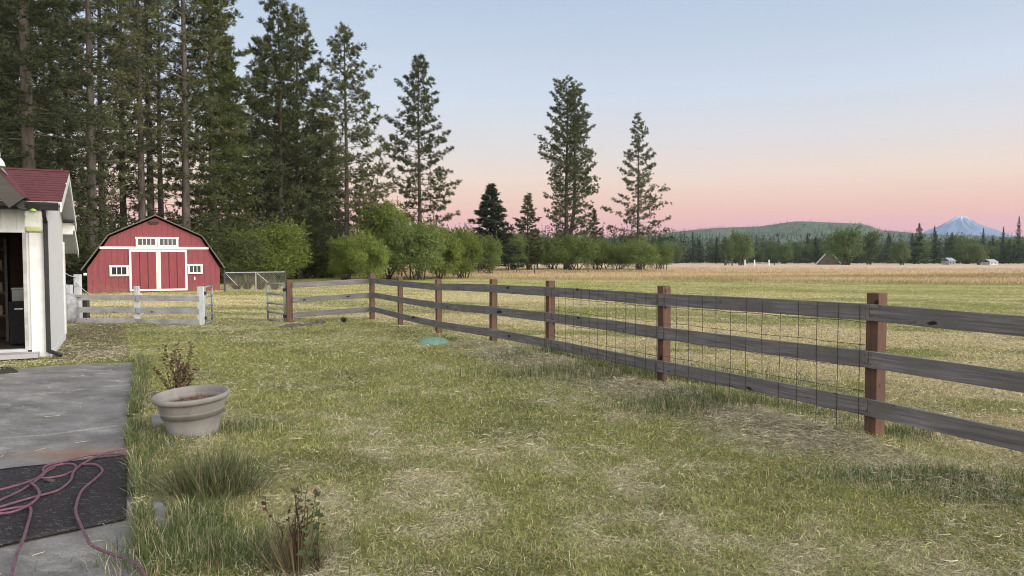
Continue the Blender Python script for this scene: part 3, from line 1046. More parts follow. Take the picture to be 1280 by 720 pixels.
mb.build('ornament', M['black'], barn, local=True)
plate('latch', 241, 242.6, 347, 351, M['trimwhite'])
p = bl(108, 342.5); MB().box((p.x - .03, -.06, p.z), (.16, .14, .13)).build('lamp', M['trimwhite'], barn, local=True, bevel=.02)

# ------------------------------------------------------------------ white house at the left edge
house = empty('house', WALLC, 'white boarded house with red shingle roof and an open doorway at the patio', 'house', rz=HA)
def hb(name, x0, x1, y0, y1, z0, z1, mat, parent=house, bevel=.004):
    return MB().box(((x0 + x1) / 2, (y0 + y1) / 2, (z0 + z1) / 2), (abs(x1 - x0), abs(y1 - y0), abs(z1 - z0))).build(name, mat, parent, local=True, bevel=bevel)
m, t, b = nodes('white_board_siding')
v = nvec(t)
sp = t.nodes.new('ShaderNodeSeparateXYZ'); t.links.new(v, sp.inputs[0])
ad = t.nodes.new('ShaderNodeMath'); ad.operation = 'ADD'
t.links.new(sp.outputs['X'], ad.inputs[0]); t.links.new(sp.outputs['Y'], ad.inputs[1])
md = t.nodes.new('ShaderNodeMath'); md.operation = 'PINGPONG'; md.inputs[1].default_value = .10
t.links.new(ad.outputs[0], md.inputs[0])
gr = t.nodes.new('ShaderNodeMapRange'); gr.inputs['From Min'].default_value = .008; gr.inputs['From Max'].default_value = .003
gr.inputs['To Max'].default_value = .6
t.links.new(md.outputs[0], gr.inputs['Value'])
f, raw = nnoise(t, nvec(t, (4, 4, .7)), 2.5, 7, .7, .3, .7)
f2, raw2 = nnoise(t, nvec(t, (1, 1, 1)), 7, 6, .7, .55, .75)
c = nmix(t, f, (.60, .615, .63), (.50, .51, .52))
c = nmix(t, f2, c, (.39, .39, .39))
c = nmix(t, gr.outputs[0], c, (.30, .30, .30))
t.links.new(c, b.inputs['Base Color']); b.inputs['Roughness'].default_value = .65
nbump(t, b, raw, .25, .006)
M['siding'] = m
M['redroof'] = simple('red_shingles', (.082, .024, .029), (.118, .040, .046), .9, 9, (1, 3, 3), .5, dist=.01)
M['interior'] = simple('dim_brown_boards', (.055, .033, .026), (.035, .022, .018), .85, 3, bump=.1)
DZ0, DZ1 = .14, 2.02
DX1, DX0 = -.29, -1.75
ZE = 2.5
hb('front_wall', DX0 - 4, DX0, 0, .12, 0, ZE, M['siding'])
hb('header', DX0, DX1, 0, .12, DZ1, ZE, M['siding'])
hb('front_wall', DX1, -.0, .004, .12, 0, ZE, M['siding'])
hb('corner_board', -.235, .014, -.022, .004, .02, ZE - .02, M['white'])
hb('door_jamb', DX1 - .035, DX1 + .012, -.03, .14, DZ0, DZ1 + .0, M['oldrail'])
hb('door_head', DX0, DX1 + .02, -.03, .0, DZ1, DZ1 + .045, M['white'])
hb('foundation', DX0 - 4, -.004, .006, 4.4, -.3, .001, M['concrete'])
# gable wall on the right, one pentagon
EY0, EY1, RY = -.42, 4.72, 2.15
RZ, FZ, BZ = 3.22, 2.50, 2.36
pts = [Vector((-.12, .0, -.2)), Vector((-.12, 4.35, -.2)), Vector((-.12, 4.35, 2.42)), Vector((-.12, RY, 3.12)), Vector((-.12, .0, 2.56))]
MB().prism(pts, (.12, 0, 0)).build('side_wall', M['siding'], house, local=True)
hb('wall_base_trim', .0, .012, .02, 4.3, -.2, .06, M['white'])
hb('rear_corner_board', .0, .03, 4.05, 4.36, .0, 1.95, M['white'])
hb('rear_wall', -6, -.12, 4.25, 4.35, -.2, 2.4, M['siding'])
# interior
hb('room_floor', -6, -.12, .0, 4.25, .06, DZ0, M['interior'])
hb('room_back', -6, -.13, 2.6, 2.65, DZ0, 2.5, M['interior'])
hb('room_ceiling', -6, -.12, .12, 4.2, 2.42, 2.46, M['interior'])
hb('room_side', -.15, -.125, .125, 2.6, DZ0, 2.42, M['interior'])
# roof slopes: deck plus overlapping shingle courses
def slope(name, y0, z0, y1, z1, x0=-6.0, x1=.22):
    d = Vector((0, y1 - y0, z1 - z0)); Ls = d.length; d.normalize()
    n = Vector((0, -d.z, d.y))
    if n.z < 0: n = -n
    def slab(s0, s1, t0, t1, ta, tb, xa=x0, xb=x1):
        a = Vector((0, y0, z0)) + d * s0; bq = Vector((0, y0, z0)) + d * s1
        X0, X1 = Vector((xa, 0, 0)), Vector((xb, 0, 0))
        return ([a + X0 + n * t0, a + X1 + n * t0, a + X1 + n * t1, a + X0 + n * t1], [bq + X0 + n * ta, bq + X1 + n * ta, bq + X1 + n * tb, bq + X0 + n * tb])
    deck = MB().hexa(*slab(0, Ls, -.04, 0, -.04, 0)).build(name, M['white'], house, local=True)
    mb = MB(); k = 0; nC = 13
    rg = random.Random(3)
    for i in range(nC):
        s0 = Ls * i / nC; s1 = Ls * (i + 1) / nC + .03
        xx = x0 - rg.uniform(0, .25)
        while xx < x1 + .02:
            w = rg.uniform(.22, .34)
            e = min(xx + w - .004, x1 + .025)
            if e > xx + .02:
                mb.hexa(*slab(s0 - rg.uniform(0, .008), min(s1, Ls + .02), .003, .022 + rg.uniform(0, .005), .001, .008, max(xx, x0), e))
            xx += w
    mb.build('shingles', M['redroof'], deck, local=True)
    return deck
slope('roof_slope', EY0, FZ, RY, RZ); slope('roof_slope', EY1, BZ, RY, RZ)
MB().bar((-6, RY, RZ + .02), (.24, RY, RZ + .02), .14, .03).build('ridge_cap', M['redroof'], house, local=True)
hb('soffit', -6, .2, EY0, 0.0, 2.44, 2.455, M['white'])
# rake boards
for (y0, z0, y1, z1) in ((EY0, FZ, RY, RZ), (EY1, BZ, RY, RZ)):
    a, bq = Vector((.232, y0, z0 - .085)), Vector((.232, y1, z1 - .085))
    MB().hexa([a + Vector((-.012, 0, -.075)), a + Vector((.012, 0, -.075)), a + Vector((.012, 0, .075)), a + Vector((-.012, 0, .075))],
              [bq + Vector((-.012, 0, -.075)), bq + Vector((.012, 0, -.075)), bq + Vector((.012, 0, .075)), bq + Vector((-.012, 0, .075))]).build('rake_board', M['white'], house, local=True)
# gutter and downspout
prof = [(-.0, 0), (-.0, .11), (-.012, .11), (-.012, .012), (-.09, .012), (-.105, .10), (-.118, .10), (-.10, 0)]
MB().prism([Vector((-5.9, EY0 - .006 + p[0], 2.36 + p[1])) for p in prof], (6.1, 0, 0)).build('gutter', M['black'], house, local=True)
hb('fascia', -6, .2, EY0, EY0 + .02, 2.36, 2.49, M['black'])
mb = MB()
dx, dy = -.005, -.062
mb.bar((dx, EY0 + .02 - .07, 2.37), (dx, dy, 2.2), .07, .05, (1, 0, 0)); mb.bar((dx, dy, 2.22), (dx, dy, .10), .065, .05, (0, 1, 0)); mb.bar((dx, dy, .12), (dx + .18, dy - .1, .04), .065, .05, (0, 0, 1))
mb.build('downspout', M['black'], house, local=True, bevel=.008)
hb('doorstep', DX0 - .4, DX1 + .16, -.36, -.032, .045, .115, M['oldrail'])
hb('step_riser', DX0 - .4, DX1 + .10, -.30, -.032, .0, .045, M['dark'])
hb('threshold', DX0, DX1, -.03, .12, .115, .16, M['oldpost'])
# steep porch gable over the doorway
PX, PZ, sl = -1.75, 4.42, 1.235
def pz(x): return PZ - abs(x - PX) * sl
for sg in (1, -1):
    xe = PX + sg * 1.55
    a, c = Vector((PX, -.92, PZ)), Vector((xe, -.92, pz(xe)))
    n = Vector((sg * sl, 0, 1)).normalized()
    MB().hexa([a, c, c + n * .03, a + n * .03], [a + Vector((0, 1.6, 0)), c + Vector((0, 1.6, 0)), c + n * .03 + Vector((0, 1.6, 0)), a + n * .03 + Vector((0, 1.6, 0))]).build('porch_roof', M['redroof'], house, local=True)
    for yy, nm in ((-.95, 'barge_board'), (-.25, 'rafter')):
        w = .24 if nm == 'barge_board' else .12
        MB().hexa([a * 1 + Vector((0, yy + .92 - .03, 0)), c + Vector((0, yy + .92 - .03, 0)), c - n * w + Vector((0, yy + .92 - .03, 0)), a - n * w + Vector((0, yy + .92 - .03, 0))],
                  [a + Vector((0, yy + .92, 0)), c + Vector((0, yy + .92, 0)), c - n * w + Vector((0, yy + .92, 0)), a - n * w + Vector((0, yy + .92, 0))]).build(nm, M['barge'], house, local=True)
    MB().bar((PX + sg * 1.5, -.9, 2.42), (PX + sg * 1.5, -.02, 2.42), .09, .11).build('porch_beam', M['black'], house, local=True)
    MB().bar((PX + sg * 1.42, -.55, 2.44), (PX + sg * .95, -.55, 2.98), .05, .05, (0, 1, 0)).build('porch_strut', M['barge'], house, local=True)
hb('porch_tie', PX - 1.5, PX + 1.5, -.60, -.50, 2.40, 2.47, M['barge'])
# lean-to eave at the rear
a, c = Vector((-3, 4.36, 2.30)), Vector((-3, 6.25, 1.72))
MB().hexa([a, a + Vector((3.18, 0, 0)), a + Vector((3.18, 0, .06)), a + Vector((0, 0, .06))], [c, c + Vector((3.18, 0, 0)), c + Vector((3.18, 0, .06)), c + Vector((0, 0, .06))]).build('lean_to_roof', M['white'], house, local=True)
a, c = Vector((.19, 4.36, 2.20)), Vector((.19, 6.27, 1.62))
MB().hexa([a, a + Vector((.025, 0, 0)), a + Vector((.025, 0, .17)), a + Vector((0, 0, .17))], [c, c + Vector((.025, 0, 0)), c + Vector((.025, 0, .17)), c + Vector((0, 0, .17))]).build('lean_to_fascia', M['trimwhite'], house, local=True)
hb('lean_to_front', -.13, .187, 4.345, 4.37, 2.12, 2.36, M['trimwhite'])
hb('lean_to_wall', -.35, -.20, 4.37, 6.1, -.2, 2.0, M['siding'])

# lamp on the barge board
lp = hp(-.52, -.97, 2.93)
lamp = empty('yard_lamp', lp, 'white security lamp on the grey barge board over the doorway', 'lamp')
MB().lathe([(.0, .0), (.10, .0), (.105, .012), (.085, .07), (.06, .11), (.05, .12), (0, .125)], lp, 24).build('reflector', M['white'], lamp, smooth=True)
MB().lathe([(0, .12), (.045, .12), (.05, .17), (.042, .22), (.02, .235), (0, .237)], lp, 20).build('housing', M['galv'], lamp, smooth=True)
MB().tube([lp + Vector((0, 0, .03)), lp + Vector((0, .12, -.04)), lp + Vector((0, .2, -.10))], .018, 8).build('bracket', M['galv'], lamp, smooth=True)

# hanging fly-trap bag
bp = hp(-.13, -.50, 1.98)
bag = empty('fly_trap_bag', bp, 'clear plastic fly-trap bag with yellow-green liquid hanging from the gutter', 'fly trap')
m, t, b = nodes('clear_bag')
b.inputs['Base Color'].default_value = (.75, .8, .72, 1); b.inputs['Roughness'].default_value = .18; b.inputs['Alpha'].default_value = .22
def pouch(z0, z1, w0, w1, d0, name, mat, par):
    mb = MB(); n = 16; ro = 7
    for i in range(ro + 1):
        k = i / ro; z = z0 + (z1 - z0) * k
        w = w0 + (w1 - w0) * k; d = d0 * (1 - k * .75) * (1 if i else .55)
        for j in range(n):
            a_ = 2 * math.pi * j / n
            v_ = HV_ * (w * math.copysign(abs(math.cos(a_)) ** .6, math.cos(a_)) * (1 if i else .8)) + HU * (d * math.sin(a_))
            mb.v.append(bp + v_ + Vector((0, 0, z)))
    for i in range(ro):
        for j in range(n):
            mb.f.append((i * n + j, i * n + (j + 1) % n, (i + 1) * n + (j + 1) % n, (i + 1) * n + j))
    mb.f.append(tuple(range(n))[::-1]); mb.f.append(tuple(ro * n + j for j in range(n)))
    return mb.build(name, mat, par, smooth=True)
pouch(0, .34, .125, .11, .055, 'pouch', m, bag)
pouch(.006, .10, .118, .112, .05, 'liquid', simple('bait_liquid', (.22, .23, .035), (.16, .15, .02), .2, 12, bump=0), bag)
MB().lathe([(0, .33), (.05, .33), (.055, .35), (.03, .375), (.012, .38), (0, .38)], bp, 16).build('cap', simple('lime_plastic', (.28, .48, .06), (.24, .42, .05), .4, 5, bump=0), bag, smooth=True)
MB().tube([bp + Vector((0, 0, .37)), bp + Vector((0, 0, .42))], .004, 6).build('hook', M['steelwire'], bag)

# things inside the doorway
M['blackmatte'] = simple('matte_black', (.010, .010, .011), (.014, .014, .015), .8, 8, bump=.05, spec=.1)
cab = empty('storage_cabinet', hp(-.47, .95, DZ0), 'black cabinet with a bright handle inside the doorway', 'cabinet', rz=HA)
MB().box((0, 0, .36), (.28, .4, .72)).build('body', M['blackmatte'], cab, local=True, bevel=.01)
MB().box((-.0, -.206, .60), (.12, .012, .02)).build('handle', M['galv'], cab, local=True)
MB().box((0, -.203, .36), (.26, .006, .006)).build('drawer_gap', M['dark'], cab, local=True)
bx = empty('storage_box', hp(-.46, .95, DZ0 + .72), 'grey lidded box standing on the black cabinet', 'box', rz=HA)
MB().box((0, 0, .10), (.22, .26, .20)).build('body', simple('grey_plastic', (.16, .165, .17), None, .5, 5, bump=.05), bx, local=True, bevel=.015)
MB().box((0, 0, .215), (.24, .28, .03)).build('lid', simple('grey_lid', (.22, .225, .23), None, .5, 5, bump=.05), bx, local=True, bevel=.01)
sh = empty('tool_shelf', hp(-1.15, 1.6, DZ0), 'brown wooden shelf rack full of clutter inside the dark doorway', 'shelf', rz=HA)
for z in (.45, .85, 1.25, 1.6):
    MB().box((0, 0, z), (.9, .35, .03)).build('shelf_board', simple('shelf_wood', (.06, .04, .027), (.045, .03, .02), .8, 6, bump=.1), sh, local=True)
for x in (-.44, .44):
    MB().box((x, 0, .9), (.04, .34, 1.8)).build('upright', M['barge'], sh, local=True)
kinds = [('paint_can', 'dull metal paint can on the tool shelf in the doorway', 'can', (.10, .09, .085)), ('glass_jar', 'brown jar on the tool shelf in the doorway', 'jar', (.10, .05, .03)),
         ('cardboard_box', 'small cardboard box on the tool shelf in the doorway', 'box', (.12, .085, .06))]
rg = random.Random(5)
n = 0
for z in (.465, .865, 1.265):
    for xo in (-.1, .1, .3):
        nm, lb, ct, colr = kinds[n % 3]; n += 1
        pos = hp(-1.15 + xo, 1.5, DZ0 + z)
        mt = simple(nm + '_finish', colr, None, .5, 12, bump=.1)
        if ct == 'box':
            o = MB().box(pos + Vector((0, 0, .08)), (.14, .12, .16), Matrix.Rotation(rg.uniform(0, 1), 3, 'Z')).build(nm, mt, bevel=.004)
        elif ct == 'can':
            o = MB().lathe([(0, 0), (.07, 0), (.07, .01), (.066, .015), (.066, .16), (.07, .165), (.07, .175), (.06, .172), (0, .17)], pos, 20).build(nm, mt, smooth=False)
        else:
            o = MB().lathe([(0, 0), (.05, 0), (.055, .02), (.055, .12), (.035, .15), (.035, .165), (.04, .165), (.04, .19), (0, .19)], pos, 18).build(nm, mt, smooth=True)
        tag(o, lb, ct, ct + 's on the tool shelf')

# ------------------------------------------------------------------ things on the patio and lawn
# dark door mat at the step
q = [gs(-60, 472), gs(-60, 462), gs(14, 459), gs(23, 465)]
mat_ = MB().prism([(p.x, p.y, .006) for p in q], (0, 0, .018)).build('door_mat', simple('black_rubber', (.02, .02, .022), (.035, .033, .032), .9, 60, bump=.4), bevel=.004)
tag(mat_, 'small black rubber mat below the doorstep', 'mat')
# large rug
q = [gs(160, 571), gs(158, 651), gs(-140, 716), gs(-140, 604)]
m, t, b = nodes('woven_dark_rug')
v = nvec(t)
w1 = t.nodes.new('ShaderNodeTexWave'); w1.inputs['Scale'].default_value = 14; w1.inputs['Distortion'].default_value = 3; w1.inputs['Detail'].default_value = 3
t.links.new(v, w1.inputs['Vector'])
f, raw = nnoise(t, v, 110, 3, .6, .4, .62)
f2, raw2 = nnoise(t, nvec(t, (1, 2.6, 1)), 26, 4, .75, .58, .66)
c = nmix(t, f, (.016, .015, .017), (.05, .047, .05))
c = nmix(t, f2, c, (.15, .145, .13))
t.links.new(c, b.inputs['Base Color']); b.inputs['Roughness'].default_value = 1.0; b.inputs['Specular IOR Level'].default_value = .08
nbump(t, b, raw, .8, .01)
qv = [Vector((p.x, p.y, .004)) for p in q]
mb = MB(); n = 24
top = [[(qv[0].lerp(qv[3], i / n)).lerp(qv[1].lerp(qv[2], i / n), j / n) for j in range(n + 1)] for i in range(n + 1)]
vs = [p + Vector((0, 0, .008 + .006 * float(vn(p.x * 4, p.y * 4, 5)))) for row in top for p in row]
fs = [(i * (n + 1) + j, i * (n + 1) + j + 1, (i + 1) * (n + 1) + j + 1, (i + 1) * (n + 1) + j) for i in range(n) for j in range(n)]
mb.add(vs, fs)
rug = mb.build('outdoor_rug', m, smooth=True)
so = rug.modifiers.new('thick', 'SOLIDIFY'); so.thickness = .008; so.offset = 0
tag(rug, 'dark charcoal outdoor rug lying flat on the concrete patio', 'rug')
# hose
ST = [
 [(-60, 300), (0, 285), (100, 255), (180, 230), (215, 205), (260, 165), (330, 142), (385, 145), (403, 160), (385, 185), (320, 207), (235, 222), (210, 212), (240, 190), (290, 160)],
 [(-60, 375), (0, 345), (100, 295), (165, 258), (230, 205), (238, 190), (228, 178), (250, 155), (360, 125), (460, 100), (580, 90), (680, 97)],
 [(-60, 400), (0, 385), (120, 345), (220, 320), (300, 295), (350, 265), (378, 230), (390, 195), (430, 152), (500, 115), (580, 80), (700, 58)],
 [(-60, 425), (0, 408), (130, 383), (165, 402), (150, 470), (125, 560), (90, 640), (70, 720), (55, 790)],
 [(430, 154), (500, 158), (535, 175), (540, 202), (500, 240), (440, 295), (412, 350), (403, 420), (430, 490), (458, 550), (482, 592), (560, 635), (670, 670), (740, 715), (780, 790)],
 [(165, 260), (200, 293), (208, 328), (160, 380), (60, 420), (-60, 432)],
]
def smooth_path(P, sub=6):
    out = []
    for i in range(len(P) - 1):
        p0, p1, p2, p3 = P[max(i - 1, 0)], P[i], P[i + 1], P[min(i + 2, len(P) - 1)]
        for k in range(sub):
            u = k / sub
            out.append(.5 * ((2 * p1) + (-p0 + p2) * u + (2 * p0 - 5 * p1 + 4 * p2 - p3) * u * u + (-p0 + 3 * p1 - 3 * p2 + p3) * u ** 3))
    out.append(P[-1])
    return out
mb = MB()
for i, s in enumerate(ST):
    P = [gs(x * .2361, 550 + y * .2361) for x, y in s]
    for k, p in enumerate(P):
        p.z = .024 + .004 * i + (.004 if k % 2 else 0)
    mb.tube(smooth_path(P), .0088, 8)
hose = mb.build('garden_hose', simple('plum_hose', (.085, .042, .062), (.14, .068, .094), .5, 25, bump=.1), smooth=True)
tag(hose, 'dusty plum coloured garden hose lying tangled over the dark rug', 'hose')
c = gs(60, 606.5)
MB().tube([Vector((c.x - .03, c.y + .012, .035)), Vector((c.x + .01, c.y, .034)), Vector((c.x + .05, c.y - .015, .03))], [.011, .015, .011], 10).build('hose_coupling', M['barge'], hose, smooth=True)

# big planter
pc = gs(243, 541)
pot = empty('planter_pot', pc, 'large beige round planter with a rolled rim standing on the lawn', 'pot')
mpot = simple('weathered_stone_plastic', (.215, .207, .198), (.125, .118, .11), .8, 5, (1, 1, .45), .15, lo=.3, hi=.72)
tilt = Matrix.Rotation(R(-2.0), 3, 'Y') @ Matrix.Rotation(R(3.5), 3, 'X')
prof = [(.0, .0), (.218, .0), (.231, .008), (.233, .02), (.224, .028), (.262, .17), (.272, .205), (.286, .213), (.290, .233), (.283, .245), (.294, .295), (.300, .31), (.325, .315), (.343, .328),
        (.35, .345), (.347, .362), (.337, .372), (.326, .370), (.318, .358), (.308, .32), (.290, .25), (.28, .18), (0, .18)]
prof = [(r_ * .945, z_) for r_, z_ in prof]
MB().lathe(prof, pc, 64, tilt).build('shell', mpot, pot, smooth=True)
mb = MB(); n = 40
mb.v.append(pc + tilt @ Vector((.03, 0, .31)))
for rI, rr_ in enumerate((.09, .17, .235, .268)):
    for k in range(n):
        a_ = 2 * math.pi * k / n
        z = .312 - .05 * (rr_ / .279) ** 2 + .02 * random.random()
        mb.v.append(pc + tilt @ Vector((rr_ * math.cos(a_), rr_ * math.sin(a_), z - (.03 if math.cos(a_) < -.3 else 0) * rr_ / .28)))
for k in range(n):
    mb.f.append((0, 1 + k, 1 + (k + 1) % n))
    for r_ in range(3):
        a_, b2 = 1 + r_ * n + k, 1 + r_ * n + (k + 1) % n
        mb.f.append((a_, a_ + n, b2 + n, b2))
mb.build('soil', simple('dry_potting_soil', (.10, .07, .05), (.055, .038, .03), 1, 40, bump=1, dist=.02), pot)
tri = []; cl_ = []
for i in range(420):
    a_, r_ = random.uniform(0, 6.283), .24 * math.sqrt(random.random())
    c = pc + tilt @ Vector((r_ * math.cos(a_), r_ * math.sin(a_), .307 - .05 * (r_ / .279) ** 2))
    d = Vector((random.gauss(0, 1), random.gauss(0, 1), abs(random.gauss(.6, .5)))).normalized() * random.uniform(.02, .07)
    sdv = d.orthogonal().normalized() * .0022
    tri.append([c - sdv, c + sdv, c + d]); cl_.append(random.choice(((.16, .10, .06), (.10, .06, .04), (.28, .22, .14))))
np_mesh('dead_stubble', np.array(tri, np.float32) - np.array(pc), 3, M['herb'], np.array(cl_), pot)
# septic lid
lc = gs(542, 430); lc.z = float(Hg(lc.x, lc.y))
prof = [(0, .125), (.05, .124), (.12, .117), (.19, .097), (.25, .066), (.285, .038), (.30, .022), (.305, .0), (.29, -.02)]
mb = MB(); n = 72; o_ = 0
for i, (r_, z) in enumerate(prof):
    for k in range(n):
        a_ = 2 * math.pi * k / n
        rib = 1 + .010 * math.cos(a_ * 24) * min(1, r_ / .15)
        mb.v.append(lc + Vector((r_ * math.cos(a_) * rib, r_ * math.sin(a_) * rib, z + .005 * math.cos(a_ * 24) * (r_ > .1) + .012)))
for i in range(len(prof) - 1):
    for k in range(n):
        a_, b2 = i * n + k, i * n + (k + 1) % n
        mb.f.append((a_, a_ + n, b2 + n, b2))
lid = mb.build('septic_lid', simple('green_fibreglass', (.095, .20, .155), (.14, .25, .195), .55, 14, bump=.2), smooth=True)
tag(lid, 'domed pale green fibreglass lid lying in the lawn by the long fence', 'lid')
# half-buried timber near the fence corner
tb = [gs(350, 411), gs(405, 405)]
mb = MB()
P = [tb[0].lerp(tb[1], k / 8) + Vector((0, 0, .02 + .03 * math.sin(k))) for k in range(9)]
mb.tube(P, [.03, .05, .06, .065, .07, .075, .075, .07, .04], 8)
o = mb.build('fallen_log', M['bark2'], smooth=True); tag(o, 'weathered half-buried log in the lawn near the fence corner', 'log')

# ------------------------------------------------------------------ low plants
def fan(name, root, n, H_, spread, W, colf, mat, parent, bend=.4, leafn=0, leafs=.03, leafc=None, seg=3, stemr=None):
    """stems rising from one root, optional leaves along them; one mesh for stems and one for leaves"""
    q, qc, lq, lc2 = [], [], [], []
    for i in range(n):
        a_ = random.uniform(0, 6.283); le = random.uniform(.55, 1) * H_
        out = random.uniform(0, spread)
        b0 = Vector((math.cos(a_), math.sin(a_), 0)) * out * .35 * random.random()
        dirv = Vector((math.cos(a_) * out, math.sin(a_) * out, le))
        prev = b0; w = random.uniform(.6, 1) * W
        sdv = Vector((random.gauss(0, 1), random.gauss(0, 1), 0)).normalized()
        col = colf()
        for k in range(1, seg + 1):
            u = k / seg
            p = b0 + dirv * u + Vector((math.cos(a_), math.sin(a_), -.5)) * bend * out * u * u + Vector((random.gauss(0, .02), random.gauss(0, .02), 0)) * H_
            w2 = w * (1 - .75 * u)
            w1 = w * (1 - .75 * (u - 1 / seg))
            q.append([prev - sdv * w1, prev + sdv * w1, p + sdv * w2, p - sdv * w2]); qc.append(col)
            if stemr:
                s2 = sdv.cross(Vector((0, 0, 1)))
                q.append([prev - s2 * w1, prev + s2 * w1, p + s2 * w2, p - s2 * w2]); qc.append(col)
            for _ in range(leafn):
                v_ = random.random(); c = prev.lerp(p, v_)
                if u < .3: continue
                d = Vector((random.gauss(0, 1), random.gauss(0, 1), random.gauss(.4, .6))).normalized()
                sz = leafs * random.uniform(.5, 1.1)
                s2 = d.orthogonal().normalized() * sz * .32
                lq.append([c, c + d * sz * .5 + s2, c + d * sz, c + d * sz * .5 - s2]); lc2.append(leafc())
            prev = p
    np_mesh('stems', np.array(q, np.float32), 4, mat, np.array(qc), parent)
    if lq:
        np_mesh('leaves', np.array(lq, np.float32), 4, mat, np.array(lc2), parent)

def jc(c, a=.2):
    k = math.exp(random.gauss(0, a))
    return tuple(min(.8, v * k) for v in c)
# dying rose-like plant behind the pot
p = gs(222, 503); e = empty('dead_shrub', p, 'withered reddish-brown plant with small dry leaves behind the beige pot', 'plant')
fan('dead', p, 20, .72, .17, .0045, lambda: jc((.12, .07, .05)), M['herb'], e, .3, 9, .040, lambda: jc(random.choice(((.10, .055, .045), (.08, .045, .038), (.13, .08, .05), (.085, .09, .045)))), 5, True)
# fine-leaved tuft on the bed
p = gs(268, 618); e = empty('grass_tuft', p, 'dense olive-brown tuft of fine upright stems in front of the pot', 'plant')
for k in range(4):
    pass
q, qc = [], []
for i in range(1500):
    ox, oy = random.gauss(0, .095), random.gauss(0, .09)
    ox += random.choice((-.15, -.05, .06, .14));
    h = random.uniform(.10, .35) * (1 - .5 * min(1, (ox / .35) ** 2))
    b0 = Vector((ox, oy, 0)); d = Vector((ox * .3 + random.gauss(0, .085), oy * .4 + random.gauss(0, .085), h))
    sdv = Vector((random.gauss(0, 1), random.gauss(0, 1), 0)).normalized() * random.uniform(.0014, .0026)
    mid = b0 + d * .55 + Vector((random.gauss(0, .012), random.gauss(0, .012), .01))
    col = jc(random.choice(((.085, .11, .05), (.11, .12, .055), (.07, .10, .05), (.13, .125, .065), (.20, .18, .11))), .25)
    q.append([b0 - sdv, b0 + sdv, mid + sdv, mid - sdv]); q.append([mid - sdv, mid + sdv, b0 + d + sdv * .3, b0 + d - sdv * .3]); qc += [col, col]
np_mesh('stems', np.array(q, np.float32), 4, M['herb'], np.array(qc), e)
# dried plants in the near corner
p = gs(372, 712); e = empty('dry_weed', p, 'dry brown weed with dark stalks and reddish tips in the near lawn', 'plant')
fan('w', p, 11, .50, .11, .0055, lambda: jc((.055, .04, .034)), M['herb'], e, .25, 2, .035, lambda: jc(random.choice(((.085, .04, .036), (.08, .055, .042), (.08, .085, .045)))), 6, True)
q, qc = [], []
for i in range(520):
    a_ = random.uniform(0, 6.28); o2 = abs(random.gauss(0, .10))
    b0 = Vector((math.cos(a_) * o2 * .6, math.sin(a_) * o2 * .6, 0)); h = random.uniform(.08, .28)
    d = Vector((math.cos(a_) * o2 * .8, math.sin(a_) * o2 * .8, h))
    sdv = Vector((random.gauss(0, 1), random.gauss(0, 1), 0)).normalized() * .0022
    q.append([b0 - sdv, b0 + sdv, b0 + d + sdv * .3, b0 + d - sdv * .3]); qc.append(jc(random.choice(((.13, .10, .06), (.10, .08, .05), (.20, .165, .10)))))
np_mesh('dry_leaves', np.array(q, np.float32), 4, M['herb'], np.array(qc), e)
p = gs(398, 716); e = empty('green_weed', p, 'upright weed with broad grey-green toothed leaves beside the dry brown weed', 'plant')
fan('w', p, 6, .42, .12, .0045, lambda: jc((.06, .055, .045)), M['herb'], e, .3, 2, .050, lambda: jc((.07, .095, .045)), 5, True)
# small clipped clump by the fence corner
p = gs(430, 404); e = empty('clipped_clump', p, 'small dark green clipped clump in the lawn by the fence corner', 'plant')
fan('c', p, 130, .20, .12, .008, lambda: jc((.045, .065, .03)), M['herb'], e, .2)
# tall weeds along the chain-link run
for i, (px, n, hh) in enumerate(((292, 150, .8), (306, 170, .95), (322, 190, 1.0), (340, 150, .9))):
    p = gs(px, 362.5); e = empty('tall_weeds', p + Vector((0, .5, 0)), 'tall dry weeds growing through the chain-link fence by the barn', 'weeds', 'weeds along the chain-link fence')
    fan('w', p, n, hh, .55, .022, lambda: jc(random.choice(((.10, .12, .05), (.28, .20, .12), (.15, .13, .07)))), M['herb'], e, .5)

# ------------------------------------------------------------------ trees
def rot_frame(d):
    r = np.where(np.abs(d[:, 2:3]) < .9, np.array([[0, 0, 1.0]]), np.array([[1.0, 0, 0]]))
    s = np.cross(d, r); s /= np.linalg.norm(s, axis=1, keepdims=True)
    return s, np.cross(s, d)

def norm(a):
    return a / np.maximum(np.linalg.norm(a, axis=-1, keepdims=True), 1e-6)

